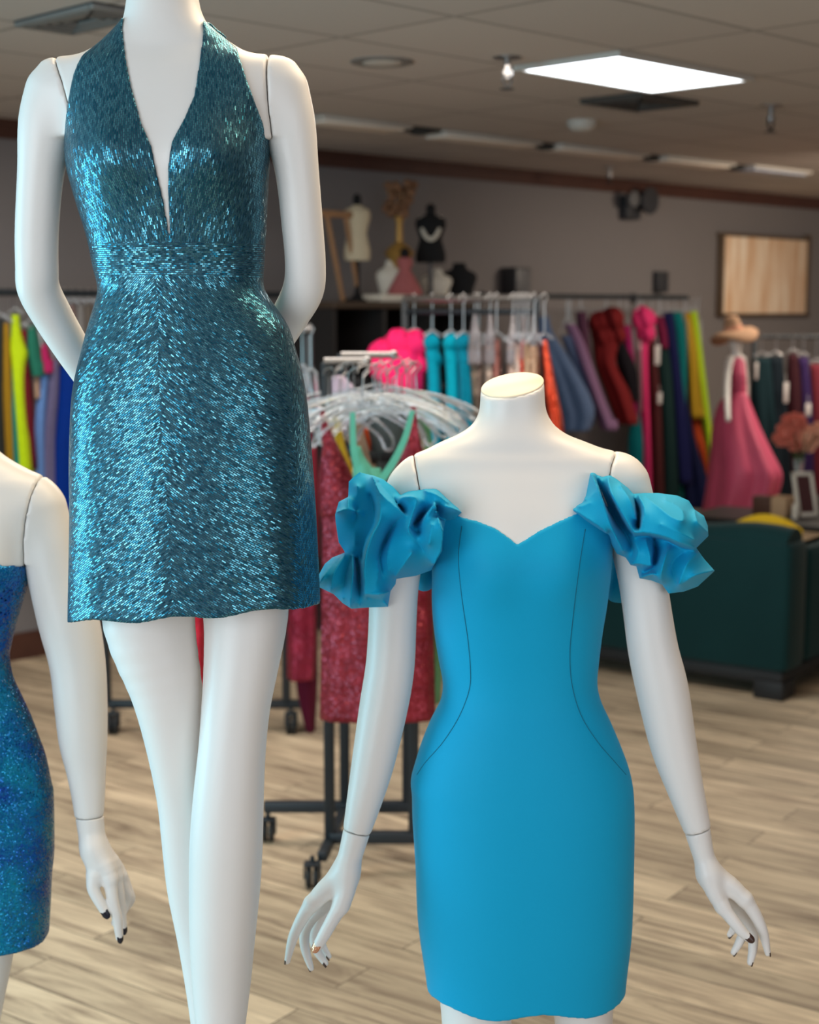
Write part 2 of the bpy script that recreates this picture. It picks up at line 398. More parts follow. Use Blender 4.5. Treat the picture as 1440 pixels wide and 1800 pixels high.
        return v, F
def C(rows, d):
    """rows (x px, y px, depth offset m, radius px) -> world chain at distance d"""
    out = []
    for (x, y, o, r) in rows:
        p = at(x, y, d+o); out.append((*p, r/FPX*(d+o)))
    return np.array(out)
def T(rows, d, inset=0, y0=1e9):
    """rows (y px, left px, right px, front m, back m) -> loft rows at distance d"""
    out = []
    for (y, l, r, fr, bk) in rows:
        i = inset if y > y0 else 0
        a = at(l+i, y, d); b = at(r-i, y, d); out.append((a[2], (a[0]+b[0])/2, (b[0]-a[0])/2, d, fr, bk))
    return np.array(out)
def box_of(*arrs, m=.02):
    lo = np.full(3, 1e9); hi = -lo
    for a in arrs:
        lo = np.minimum(lo, (a[:, :3]-a[:, 3:4]).min(0)); hi = np.maximum(hi, (a[:, :3]+a[:, 3:4]).max(0))
    return lo-m, hi+m
def seamline(name, pts, bvhs, r, mat, parent, lift=.0003):
    """thin thread laid on the surface seen at these image points"""
    P = cat([(x, y) for x, y in pts], 10); o = Vector(cam.location); out = []
    for x, y in P:
        d = Vector(ray(x, y)).normalized(); best = None
        for b in bvhs:
            h = b.ray_cast(o, d)
            if h[0] is not None and (best is None or h[3] < best[3]): best = h
        if best: out.append(best[0]-d*lift)
    if len(out) > 2: return MB().tube(out, r, 6).build(name, mat, parent)
def bvh_of(v, f): return BVHTree.FromPolygons([Vector(p) for p in v], [tuple(int(i) for i in q) for q in f])

def hand_sdf(g, palm, fingers, k=.006):
    f = g.full()
    for c in palm:
        t = g.chain(c, 1 if len(c) < 3 else 3, .03); f = smin(f, t, .012)
    for c in fingers:
        t = g.chain(c, 4, .03); f = smin(f, t, k)
    return f
def nail(pt, dirv, nrm, L_, W_, mat, parent):
    """small curved nail plate"""
    t = Vector(dirv).normalized(); n_ = Vector(nrm); n_ = (n_-t*n_.dot(t)).normalized(); s_ = t.cross(n_)
    v = []; f = []; c = Vector(tuple(pt)); R, K = 8, 8
    for lay in (0, 1):
        for i in range(R+1):
            a = i/R*2-1; w_ = W_*math.sqrt(max(1-max(0, a)**2*.75, .1))*(1 if a > -.8 else .8)
            for j in range(K+1):
                b = j/K*2-1; h = (1-b*b)*W_*.42-(lay*.0006)-(a*a)*L_*.06
                v.append(c+t*a*L_+s_*b*w_+n_*h)
    m_ = (R+1)*(K+1)
    for lay in (0, 1):
        for i in range(R):
            for j in range(K):
                a = lay*m_+i*(K+1)+j; q = (a, a+1, a+K+2, a+K+1); f.append(q if lay else q[::-1])
    per = [j for j in range(K+1)]+[i*(K+1)+K for i in range(1, R+1)]+[R*(K+1)+j for j in range(K-1, -1, -1)]+[i*(K+1) for i in range(R-1, 0, -1)]
    for i in range(len(per)): a, b = per[i], per[(i+1) % len(per)]; f.append((a, b, b+m_, a+m_))
    return mkmesh('nail', v, f, mat, parent)

def mannequin(label, base, d, rows, arms, hands, legs, bumps, seams, cap, group, shk=.035, h=.0036, zlow=None, loft_n=2.25, cap_label=None):
    """arms/legs/hands: dicts of chains; seams: shoulder planes (point, normal) per arm; returns root, bvhs"""
    root = empty('mannequin', base, label, 'mannequin', group)
    TR = T(rows, d); bv = []
    CA = [C(a, d) for a in arms]; CL = [C(l, d) for l in legs]
    def body(g):
        f = g.loft(TR, loft_n, bumps)
        cut = TR[:, 0].min(); f = np.maximum(f, cut-g.Z)
        for a in CA: f = smin(f, g.chain(a, 5, .06), shk)
        for l in CL: f = smin(f, g.chain(l, 4, .06), .03)
        # neck cut plane
        (cx, cy, cz, tx, ty) = cap; f = np.maximum(f, (g.Z-(cz+tx*(g.X-cx)+ty*(g.Y-cy)))/math.sqrt(1+tx*tx+ty*ty))
        return f
    lo = np.array([TR[:, 1].min()-TR[:, 2].max()-.03, d-.2, TR[:, 0].min()-.02]); hi = np.array([TR[:, 1].max()+TR[:, 2].max()+.03, d+.2, TR[:, 0].max()+.02])
    g = Grid(lo, hi, h); f = body(g)
    planes = []
    def side(g, k):
        pz, pX, sg, zp = planes[k]
        xs = np.interp(g.z, pz, pX).astype(np.float32)[None, None, :]
        return (g.X-xs)*sg
    ft = g.loft(TR, loft_n, bumps)
    for (pts, sg) in seams:
        P = np.array([at(x, y, d-(0, .035, .062, .068, .068)[q_]) for q_, (x, y) in enumerate(pts)]); P = P[np.argsort(P[:, 2])]
        lo_ = P[0]-(P[1]-P[0])*3; hi_ = P[-1]+(P[-1]-P[-2])*3
        P = np.vstack([lo_, P, hi_]); planes.append((P[:, 2], P[:, 0], sg, P[1, 2]))
    for k in range(len(planes)): f = np.maximum(f, np.where(g.Z > planes[k][3], side(g, k), -9))
    zc_ = min(p_[3] for p_ in planes)
    f = np.where(g.Z > zc_, f, np.maximum(ft, TR[:, 0].min()-g.Z) if not CL else np.maximum(smin(ft, np.minimum.reduce([g.chain(l, 4, .06) for l in CL]), .03), TR[:, 0].min()-g.Z))
    v, F = g.mesh(f); mkmesh('torso', v, F, M_SKIN, root); bv.append(bvh_of(v, F))
    for i, a in enumerate(CA):
        lo, hi = box_of(a, m=.03)
        end = a[-1]; pre = a[-2]
        g = Grid(lo, hi, h); f = body(g)
        f = np.maximum(f, -side(g, i)+.0010)
        f = np.where(g.Z > planes[i][3], f, g.chain(a, 5, .06))
        if hands[i]:
            wv = (end[:3]-pre[:3]); wv /= np.linalg.norm(wv); wp = end[:3]-wv*end[3]*0
            f = np.maximum(f, (g.X-wp[0])*wv[0]+(g.Y-wp[1])*wv[1]+(g.Z-wp[2])*wv[2])
        v, F = g.mesh(f); arm = mkmesh('arm', v, F, M_SKIN, root); bv.append(bvh_of(v, F))
        if hands[i]:
            H = hands[i]; palm = [C(c, d) for c in H['palm']]; fing = [C(c, d) for c in H['fingers']]
            wr = C(H['wrist'], d); wr[0, :3] = wp-wv*.012; wr[0, 3] = end[3]
            lo, hi = box_of(wr, *palm, *fing, m=.012); g = Grid(lo, hi, .0014)
            f = g.chain(wr, 5, .04); f = smin(f, hand_sdf(g, palm, fing), .016)
            f = np.maximum(f, -((g.X-wp[0])*wv[0]+(g.Y-wp[1])*wv[1]+(g.Z-wp[2])*wv[2])+.0008)
            v, F = g.mesh(f); ho = mkmesh('hand', v, F, M_SKIN, root); hb = bvh_of(v, F); bv.append(hb)
            for (fi, size, nrm, mat) in H['nails']:
                c = fing[fi]; e = c[-1]; pr = c[-2]; dv = (e[:3]-pre[:3]*0-pr[:3]); dv /= np.linalg.norm(dv)
                nn = np.asarray(nrm, float); nn = nn-dv*(nn@dv); nn /= np.linalg.norm(nn)
                L_ = size/FPX*d; W_ = e[3]*.86
                nail(e[:3]+dv*(e[3]*.25)+nn*(e[3]*.62), dv+nn*-.10, nn, L_, W_, mat, ho)
    if legs:
        top = TR[:, 0].min()
        for l in CL:
            lo, hi = box_of(l, m=.02); hi[2] = top+.0; g = Grid(lo, hi+np.array([0, 0, .012]), h)
            f = g.chain(l, 4, .05); 
            f = np.maximum(f, g.Z-(top+.004)); f = np.maximum(f, base[2]+.002-g.Z)
            v, F = g.mesh(f); mkmesh('leg', v, F, M_SKIN, root); bv.append(bvh_of(v, F))
    return root, bv

# ================================================================== CENTRE MANNEQUIN
DC = 2.35
rowsC = [(640, 846, 956, .050, .050), (690, 845, 957, .050, .050), (720, 843, 960, .050, .050), (738, 836, 968, .052, .052), (752, 824, 980, .055, .056),
 (765, 803, 1000, .058, .060), (777, 776, 1030, .060, .063), (790, 750, 1062, .062, .066), (803, 728, 1085, .066, .068), (820, 716, 1098, .070, .072),
 (850, 715, 1100, .080, .080), (900, 733, 1086, .095, .088), (960, 759, 1072, .104, .088), (1000, 764, 1069, .104, .086), (1060, 764, 1062, .096, .082),
 (1110, 768, 1054, .088, .078), (1160, 776, 1048, .080, .074), (1200, 783, 1045, .078, .074), (1233, 780, 1052, .080, .080), (1270, 762, 1069, .086, .092),
 (1310, 747, 1086, .092, .104), (1373, 734, 1104, .098, .114), (1440, 732, 1109, .100, .118), (1520, 737, 1108, .100, .112), (1600, 742, 1105, .098, .105)]
armCL = [(722, 862, 0, 44), (708, 930, 0, 46), (694, 1020, 0, 44), (690, 1100, 0, 43), (686, 1170, -.005, 44), (675, 1240, -.01, 44), (656, 1340, -.02, 39), (640, 1410, -.03, 32), (627, 1462, -.035, 25.5)]
armCR = [(1098, 850, 0, 45), (1112, 920, 0, 47), (1127, 1000, 0, 44), (1136, 1060, 0, 43), (1148, 1140, -.005, 45), (1164, 1210, -.01, 47), (1184, 1310, -.02, 42), (1206, 1390, -.03, 33), (1227, 1460, -.035, 25)]
handCL = dict(wrist=[(627, 1462, -.035, 25), (617, 1500, -.038, 22.5), (607, 1535, -.04, 22)],
 palm=[[(606, 1535, -.04, 21), (572, 1565, -.045, 19), (550, 1588, -.05, 15)], [(608, 1535, -.03, 20), (585, 1570, -.025, 18), (558, 1600, -.022, 14)], [(610, 1540, -.01, 17), (592, 1575, -.005, 15), (572, 1605, 0, 13)],
       [(612, 1535, -.05, 18), (608, 1565, -.055, 18), (600, 1592, -.06, 15)]],
 fingers=[[(600, 1590, -.060, 15), (584, 1618, -.068, 12.5), (570, 1643, -.073, 11.5), (558, 1664, -.076, 9.5)],
          [(547, 1588, -.050, 14), (527, 1622, -.052, 11), (514, 1652, -.052, 9.2), (505, 1690, -.05, 5.5)],
          [(556, 1602, -.024, 12), (538, 1632, -.022, 10), (536, 1664, -.024, 9), (547, 1702, -.028, 5.5)],
          [(566, 1606, -.004, 11.5), (553, 1640, .0, 9.5), (556, 1668, -.006, 8.5), (572, 1693, -.012, 6)],
          [(576, 1606, .012, 10.5), (566, 1636, .018, 8.5), (566, 1660, .012, 7.8), (578, 1681, .004, 5.5)]],
 nails=[(0, 9, (-.6, -1, -.1), M_NAIL_COPPER), (1, 5, (-1, -.1, -.2), M_NAIL_BROWN), (2, 5, (-1, .3, -.3), M_NAIL_BROWN), (3, 5.5, (.2, -.5, -1), M_NAIL_BROWN), (4, 5.5, (.3, -.5, -1), M_NAIL_BROWN)])
handCR = dict(wrist=[(1227, 1460, -.035, 25), (1236, 1500, -.038, 20), (1247, 1535, -.04, 20)],
 palm=[[(1249, 1535, -.04, 19), (1282, 1556, -.045, 18), (1308, 1580, -.05, 15)], [(1248, 1540, -.03, 18), (1275, 1570, -.025, 17), (1300, 1595, -.022, 14)], [(1246, 1545, -.015, 16), (1268, 1580, -.01, 15), (1288, 1602, -.002, 12)],
       [(1246, 1540, -.05, 17), (1256, 1568, -.055, 16), (1270, 1594, -.06, 13)]],
 fingers=[[(1270, 1594, -.060, 13), (1287, 1616, -.068, 11.5), (1303, 1636, -.073, 10.5), (1316, 1648, -.076, 8.5)],
          [(1310, 1580, -.050, 14), (1329, 1610, -.052, 11.5), (1342, 1640, -.052, 9.5), (1350, 1676, -.05, 5.5)],
          [(1302, 1597, -.024, 12), (1322, 1632, -.02, 10), (1324, 1664, -.022, 9), (1319, 1692, -.026, 6)],
          [(1292, 1600, -.004, 11), (1308, 1630, .002, 9), (1302, 1652, -.004, 8.5), (1290, 1674, -.01, 6)],
          [(1280, 1600, .012, 10), (1292, 1618, .018, 8.5), (1290, 1632, .012, 7.5), (1283, 1643, .004, 5.5)]],
 nails=[(0, 9, (.5, -1, -.1), M_NAIL_BROWN), (1, 5, (1, -.1, -.2), M_NAIL_BROWN), (2, 5, (1, -.2, -.4), M_NAIL_BROWN), (3, 5, (.4, -.3, -1), M_NAIL_BROWN), (4, 5, (.5, -.3, -1), M_NAIL_BROWN)])
legC = [[(840, 1560, .0, 78), (838, 1680, 0, 72), (838, 1790, -.01, 65), (842, 1900, -.01, 56), (846, 2010, -.005, 47), (846, 2100, .01, 46), (846, 2200, .015, 44), (848, 2320, .01, 32), (850, 2420, .01, 24), (850, 2462, .0, 26), (838, 2478, -.10, 20)],
        [(1006, 1560, .0, 78), (1018, 1680, 0, 66), (1026, 1790, .01, 54), (1028, 1900, .01, 50), (1026, 2010, .005, 46), (1026, 2100, .02, 46), (1026, 2200, .025, 43), (1024, 2320, .02, 31), (1022, 2420, .02, 24), (1022, 2462, .01, 26), (1034, 2478, -.09, 20)]]
cC = at(901, 678, DC)
bumpsC = [(at(845, 990, DC)[0], at(900, 985, DC)[2], .055, .055, .022), (at(985, 990, DC)[0], at(900, 985, DC)[2], .055, .055, .022)]
rootC, bvC = mannequin('headless white mannequin in the plain turquoise dress, arms held out at both sides', (at(905, 1500, DC)[0], DC, 0), DC, rowsC,
  [armCL, armCR], [handCL, handCR], legC, bumpsC, [([(728, 801), (733, 830), (739, 866), (745, 945)], -1), ([(1080, 796), (1074, 818), (1071, 850), (1072, 945)], 1)], (cC[0], cC[1], cC[2], .16, .30), None)
# cream cap on the neck cut
def neck_cap(root, c, tx, ty, ax_, ay_, mat, t=.0025, tw=0):
    v = []; f = []; n = 40
    for k, s_ in ((0, 1), (1, 1), (2, .985), (3, .0)):
        dz = (-.0005, t*.5, t, t)[k]
        for i in range(n):
            a = 2*math.pi*i/n; x = ax_*s_*math.cos(a); y = ay_*s_*math.sin(a); v.append((c[0]+x, c[1]+y, c[2]+tx*x+ty*y+dz))
    for k in range(3):
        for i in range(n): f.append((k*n+i, k*n+(i+1) % n, (k+1)*n+(i+1) % n, (k+1)*n+i))
    return props(mkmesh('neck_cap', v, f, mat, root), 'cream cap closing the cut neck')
neck_cap(rootC, cC, .16, .30, .0478, .0485, M_CAP)
# wrist and shoulder joint lines

# turquoise dress
gD = Grid((at(715, 1400, DC)[0]-.02, DC-.19, at(900, 1790, DC)[2]-.03), (at(1120, 1400, DC)[0]+.02, DC+.16, at(900, 860, DC)[2]), .0026)
rowsCd = [r for r in rowsC if r[0] <= 1200]+[(1233, 779, 1052, .080, .080), (1270, 761, 1069, .088, .094), (1310, 745, 1086, .096, .108), (1345, 734, 1099, .100, .114), (1373, 727, 1106, .102, .118), (1400, 729, 1109, .104, .12), (1440, 730, 1110, .105, .122), (1520, 735, 1109, .105, .12), (1600, 738, 1107, .103, .117), (1650, 743, 1104, .102, .114), (1740, 756, 1094, .10, .108), (1850, 762, 1090, .10, .105)]
fB = gD.loft(T(rowsCd, DC), 2.25, bumpsC)
fD = fB-.0042
shell = np.maximum(fD, -(fB+.0016))
nx_ = np.array([at(x, 900, DC-.085)[0] for x in (700, 750, 790, 815, 840, 870, 892, 908, 925, 945, 980, 1012, 1050, 1120)])
nz_ = np.array([at(900, y, DC-.095)[2] for y in (902, 903, 907, 913, 917, 927, 941, 953, 944, 932, 917, 906, 901, 900)])
zn = np.interp(gD.x, nx_, nz_)[:, None, None].astype(np.float32)
zb = at(900, 925, DC)[2]
ztop = np.where(gD.Y < DC-.02, zn+(gD.Y-(DC-.10))*.10, np.where(gD.Y > DC+.02, zb, zn+(zb-zn)*(gD.Y-(DC-.02))/.04))
shell = np.maximum(shell, gD.Z-ztop)
zhem = at(900, 1741, DC)[2]
shell = np.maximum(shell, (zhem-gD.Z)+.006*np.sin(gD.X*38)*1)
vD, FD = gD.mesh(shell)
dressC = empty('dress', (rootC.location[0], DC, zhem), 'plain turquoise off shoulder dress with sweetheart neckline and puffed sleeves', 'dress')
mkmesh('dress_body', vD, FD, M_TURQ, dressC); bD = bvh_of(vD, FD)
seamline('seam', [(812, 925), (806, 980), (812, 1050), (822, 1120), (827, 1175), (825, 1212), (808, 1258), (780, 1303), (748, 1340), (733, 1362)], [bD], .0006, M_TURQ_LINE, dressC)
seamline('seam', [(1029, 930), (1018, 1000), (1007, 1090), (1002, 1150), (1006, 1205), (1022, 1258), (1050, 1303), (1080, 1338), (1101, 1362)], [bD], .0006, M_TURQ_LINE, dressC)

# ---- folded sleeves: fabric relief solved between fold lines
def inside(poly, x, y):
    c = np.zeros(np.broadcast(x, y).shape, bool); n = len(poly)
    for i in range(n):
        x1, y1 = poly[i]; x2, y2 = poly[(i+1) % n]
        cond = ((y1 > y) != (y2 > y)) & (x < (x2-x1)*(y-y1)/((y2-y1) if y2 != y1 else 1e-9)+x1); c ^= cond
    return c
def puff(name, outline, lines, org, sc, d, base, rim, back, parent, mat, step=1.5):
    cv = lambda p: (org[0]+p[0]/sc, org[1]+p[1]/sc)
    O = [cv(p) for p in outline]; x0 = min(p[0] for p in O)-3; y0 = min(p[1] for p in O)-3
    x1 = max(p[0] for p in O)+3; y1 = max(p[1] for p in O)+3
    gx = np.arange(x0, x1, step); gy = np.arange(y0, y1, step); Xg, Yg = np.meshgrid(gx, gy, indexing='ij')
    ins = inside(O, Xg, Yg); fix = np.zeros(Xg.shape, bool); val = np.zeros(Xg.shape)
    def raster(pts, closed=False):
        m = len(pts)
        for i in range(m if closed else m-1):
            a = pts[i]; b = pts[(i+1) % m]; L_ = math.hypot(b[0]-a[0], b[1]-a[1]); k = max(2, int(L_/step*2))
            for j in range(k+1):
                t = j/k; ii = int(round((a[0]+(b[0]-a[0])*t-x0)/step)); jj = int(round((a[1]+(b[1]-a[1])*t-y0)/step))
                fix[ii, jj] = True; val[ii, jj] = a[2]+(b[2]-a[2])*t
    raster([(p[0], p[1], rim) for p in O], True)
    for ln in lines:
        raster([(*cv(p), base+(p[2]*1.3-6)/1000) for p in (cat(ln, 5) if len(ln) > 2 else ln)])
    fix[~ins & ~fix] = True; val[~ins & (val == 0)] = rim
    H = np.where(fix, val, base)
    for _ in range(1500):
        A = H.copy(); A[1:-1, 1:-1] = (H[2:, 1:-1]+H[:-2, 1:-1]+H[1:-1, 2:]+H[1:-1, :-2])/4
        H = np.where(fix, val, A)
    for _ in range(1):   # soften the crease lines a little
        A = H.copy(); A[1:-1, 1:-1] = .5*H[1:-1, 1:-1]+.125*(H[2:, 1:-1]+H[:-2, 1:-1]+H[1:-1, 2:]+H[1:-1, :-2]); H = A
    # back: smooth bulge
    Bk = np.where(ins, .03, -rim); bfix = ~ins; 
    for _ in range(500):
        A = Bk.copy(); A[1:-1, 1:-1] = (Bk[2:, 1:-1]+Bk[:-2, 1:-1]+Bk[1:-1, 2:]+Bk[1:-1, :-2])/4+back*4/(max(Xg.shape)**2)
        Bk = np.where(bfix, -rim, A)
    use = inside(O, Xg+step/2, Yg+step/2)[:-1, :-1]
    vi = -np.ones(Xg.shape, int); ci = np.argwhere(use)
    for a, b in ((0, 0), (1, 0), (1, 1), (0, 1)): vi[ci[:, 0]+a, ci[:, 1]+b] = 0
    sel = np.argwhere(vi == 0); vi[vi == 0] = np.arange(len(sel)); n = len(sel)
    cnt = np.zeros(Xg.shape, int)
    for a, b in ((0, 0), (1, 0), (1, 1), (0, 1)): np.add.at(cnt, (ci[:, 0]+a, ci[:, 1]+b), 1)
    px = Xg[sel[:, 0], sel[:, 1]].copy(); py = Yg[sel[:, 0], sel[:, 1]].copy(); bd = cnt[sel[:, 0], sel[:, 1]] < 4
    OA = np.array(O); OB = np.roll(OA, -1, 0)
    for k in np.where(bd)[0]:
        p = np.array([px[k], py[k]]); ab = OB-OA; t = np.clip(((p-OA)*ab).sum(1)/np.maximum((ab**2).sum(1), 1e-9), 0, 1)
        q = OA+ab*t[:, None]; dd = ((q-p)**2).sum(1); j = dd.argmin(); px[k], py[k] = q[j]
    hf = H[sel[:, 0], sel[:, 1]]; hb = Bk[sel[:, 0], sel[:, 1]]; hf[bd] = rim; hb[bd] = -rim
    hb = np.maximum(hb, -rim)
    V1 = np.array([at(px[k], py[k], d-hf[k]) for k in range(n)]); V2 = np.array([at(px[k], py[k], d+(.004 if bd[k] else hb[k])-(rim if bd[k] else 0)) for k in range(n)])
    a = vi[ci[:, 0], ci[:, 1]]; b = vi[ci[:, 0]+1, ci[:, 1]]; c = vi[ci[:, 0]+1, ci[:, 1]+1]; e = vi[ci[:, 0], ci[:, 1]+1]
    F1 = np.stack([a, e, c, b], 1); F2 = np.stack([a, b, c, e], 1)+n
    ed = {}
    for q in F1:
        for i in range(4):
            s_ = (q[i], q[(i+1) % 4]); ed[s_] = 1
    W = [(s_[1], s_[0], s_[0]+n, s_[1]+n) for s_ in ed if (s_[1], s_[0]) not in ed]
    return mkmesh(name, np.vstack([V1, V2]), np.vstack([F1, F2, np.array(W)]), mat, parent)
outL = [(415,225),(470,240),(520,250),(600,280),(680,340),(740,405),(800,375),(850,365),(1030,345),(1120,430),(1200,490),(1240,570),(1240,605),(1110,625),(1082,690),(1070,850),(1000,970),(985,1000),(860,1045),(760,1060),(705,1070),(700,1110),(660,1165),(640,1290),(500,1295),(350,1305),(280,1260),(210,1190),(85,1130),(80,1060),(140,950),(200,900),(300,860),(250,780),(225,620),(222,560),(250,460),(325,420),(330,300),(370,260)]
linL = [[(520,262,20),(580,390,42),(680,480,48),(780,575,45)], [(560,300,-12),(650,395,-12),(712,470,-8),(770,545,5)],
 [(520,262,20),(572,450,35),(575,600,50),(500,760,58),(456,950,50),(460,1185,38)], [(500,400,-8),(535,600,-5),(462,770,-8),(425,905,-5)], [(400,330,0),(380,600,-12),(380,800,-8)],
 [(232,545,2),(320,520,10),(460,560,-8)], [(325,425,0),(322,515,10)],
 [(780,575,45),(690,640,15),(625,760,5),(575,900,15),(600,1090,22)], [(700,680,25),(640,850,35),(640,1000,30)], [(830,860,62),(760,960,55),(700,1050,30)],
 [(715,480,5),(750,430,35),(810,418,55),(868,440,50),(830,560,55),(800,680,62)], [(850,640,12),(890,590,10),(920,560,12),(990,485,30)],
 [(930,370,35),(1020,400,50),(1120,470,42)],
 [(1010,472,62),(945,570,58),(900,660,40),(880,705,30),(815,660,40)], [(1010,472,62),(1052,640,75),(1078,710,68),(1060,860,50),(1000,960,40)], [(800,690,60),(890,800,40),(940,870,38),(990,950,35)], [(985,640,72),(965,800,66)],
 [(1025,490,8),(1050,590,5),(1190,598,10)], [(1030,478,40),(1150,510,52),(1228,545,20)],
 [(360,885,12),(365,1000,28),(350,1140,30),(345,1290,18)], [(385,905,-10),(410,1040,-8),(420,1285,0)], [(350,890,0),(300,1040,5),(285,1230,5)], [(300,880,5),(210,1030,22),(190,1160,12)], [(250,900,0),(130,1050,16),(100,1110,8)],
 [(460,1188,38),(590,1186,42),(655,1168,25)], [(475,1212,-5),(560,1235,-5),(640,1275,0)], [(560,920,28),(560,1050,35),(520,1180,38)]]
SLV = puff('sleeve', outL, linL, (540, 780), 4.5, DC-.030, .050, .010, .06, dressC, M_TURQ)
outR = [(260,225),(300,220),(360,255),(420,250),(470,280),(560,350),(600,395),(690,390),(800,390),(950,410),(1040,450),(1085,520),(1160,570),(1190,650),(1195,730),(1100,825),(1160,910),(1245,1005),(1110,1130),(1000,1170),(880,1185),(830,1115),(740,1080),(650,1065),(625,970),(580,960),(540,900),(470,870),(430,800),(400,720),(330,690),(210,620),(110,540),(108,510),(120,490),(210,440),(208,360)]
linR = [[(268,240,10),(330,370,38),(395,560,42),(440,690,38),(520,850,25)], [(300,250,-15),(370,450,-22),(455,600,-20),(540,720,-12),(590,830,-5),(585,930,0)],
 [(212,440,10),(262,425,22),(305,380,30)], [(125,520,12),(250,600,36),(330,650,40),(390,700,35)], [(160,500,18),(260,470,30)],
 [(400,265,0),(430,400,38),(520,560,48),(600,690,52)], [(330,270,-12),(420,430,-5),(510,620,-12),(590,720,-5)], [(500,330,20),(580,450,40),(620,600,42)],
 [(600,405,5),(640,540,-5),(642,665,-5)], [(640,400,15),(690,520,52),(670,640,58),(655,690,55)],
 [(700,425,20),(800,500,58),(900,580,78),(985,612,82),(1000,560,66),(960,500,50),(850,440,30)], [(1085,530,20),(1110,620,55),(1190,700,20)], [(820,640,78),(960,700,84),(1080,760,68)],
 [(600,700,52),(720,705,66),(860,738,76),(980,785,76),(1090,820,50)], [(620,730,5),(740,735,0),(870,770,5),(980,822,8),(1075,845,5)],
 [(700,760,15),(728,860,32),(742,962,30)], [(765,750,-15),(775,860,-12),(765,950,0)], [(610,760,5),(640,860,25),(600,955,12)],
 [(905,800,5),(860,880,40),(825,1010,45),(830,1090,20)], [(1000,860,5),(900,950,12),(950,1110,5)], [(1110,860,5),(1020,960,30),(960,1110,25)], [(1235,1005,8),(1090,1040,32),(970,1120,18)], [(655,1050,10),(700,1015,-5),(760,985,0)], [(670,1055,15),(760,1030,34),(815,1080,25)], [(580,950,12),(650,950,22),(742,965,30)]]
puff('sleeve', outR, linR, (980, 780), 4.5, DC-.040, .048, .008, .06, dressC, M_TURQ)
# the under layer of the right sleeve behind the arm, and of the left
def backleaf(name, pts, d, mat, parent):
    c = np.mean(pts, 0); n = len(pts); P = cat([*pts, pts[0]], 5)[:-1]; v = []; f = []; m = len(P)
    for lay, s_, o in ((0, 1, 0), (1, .6, -.014), (2, .02, -.02)):
        for p in P: v.append(at(c[0]+(p[0]-c[0])*s_, c[1]+(p[1]-c[1])*s_, d+o))
    for lay, s_, o in ((3, 1, .004), (4, .02, .016)):
        for p in P: v.append(at(c[0]+(p[0]-c[0])*s_, c[1]+(p[1]-c[1])*s_, d+o))
    for a, b in ((0, 1), (1, 2), (3, 0), (4, 3)):
        for i in range(m): f.append((a*m+i, a*m+(i+1) % m, b*m+(i+1) % m, b*m+i))
    return mkmesh(name, v, f, mat, parent)
backleaf('sleeve_lining', [(1074, 960), (1110, 960), (1125, 1010), (1115, 1055), (1092, 1060), (1068, 1050), (1072, 1000)], DC+.05, M_TURQ, dressC)
backleaf('sleeve_lining', [(735, 960), (765, 950), (770, 1000), (760, 1034), (735, 1036), (725, 1000)], DC+.05, M_TURQ, dressC)

# ================================================================== LEFT MANNEQUIN
DL = 2.15
rowsL = [(-60, 228, 344, .052, .050), (-30, 226, 346, .052, .050), (0, 224, 349, .053, .052), (20, 221, 354, .054, .053), (40, 216, 364, .056, .056), (60, 199, 385, .058, .060), (76, 180, 407, .060, .064), (90, 158, 430, .062, .066), (103, 132, 460, .066, .070), (114, 112, 480, .070, .074),
 (130, 104, 490, .076, .078), (170, 108, 488, .088, .084), (230, 120, 474, .100, .086), (292, 125, 469, .106, .084), (354, 141, 465, .100, .080), (417, 160, 462, .090, .076), (467, 170, 459, .082, .074), (500, 178, 458, .082, .076),
 (522, 177, 466, .084, .082), (573, 165, 492, .090, .096), (620, 153, 512, .096, .110), (667, 143, 524, .10, .118), (730, 140, 532, .10, .12), (850, 142, 536, .10, .115), (950, 150, 534, .10, .11), (1010, 165, 522, .095, .10)]
armLL = [(98, 165, 0, 52), (84, 220, 0, 50), (72, 300, 0, 40), (65, 400, .01, 37.5), (65, 470, .02, 37), (68, 508, .035, 37), (92, 555, .06, 35), (125, 610, .085, 32), (160, 665, .11, 28), (200, 725, .135, 24), (240, 780, .15, 20)]
armLR = [(492, 160, 0, 50), (508, 220, 0, 46), (522, 300, 0, 38), (532, 400, .01, 36), (537, 465, .02, 35.5), (533, 510, .035, 36), (510, 555, .06, 33), (480, 605, .085, 31), (450, 660, .11, 28), (410, 725, .135, 24), (370, 780, .15, 20)]
legL = [[(262, 960, .0, 88), (262, 1090, 0, 82), (292, 1210, 0, 65), (308, 1300, .01, 55), (320, 1400, .03, 46), (326, 1470, .04, 44), (334, 1560, .05, 42), (347, 1650, .055, 37), (358, 1750, .05, 31), (366, 1850, .04, 26), (372, 1950, .035, 23), (374, 2040, .03, 22), (372, 2066, .03, 24), (360, 2088, -.07, 17)],
        [(428, 960, .0, 88), (432, 1080, -.01, 76), (425, 1160, -.02, 68), (415, 1240, -.03, 62), (408, 1320, -.035, 61), (402, 1400, -.035, 64), (398, 1480, -.03, 66.5), (395, 1560, -.02, 65), (391, 1650, -.01, 60), (389, 1740, 0, 53), (387, 1850, 0, 40), (385, 1950, 0, 28), (384, 2040, -.02, 22), (386, 2066, -.03, 24), (400, 2096, -.12, 17)]]
cL = at(286, -25, DL)
bumpsL = [(at(212, 280, DL)[0], at(300, 285, DL)[2], .052, .052, .026), (at(388, 280, DL)[0], at(300, 285, DL)[2], .052, .052, .026)]
ZP = .42
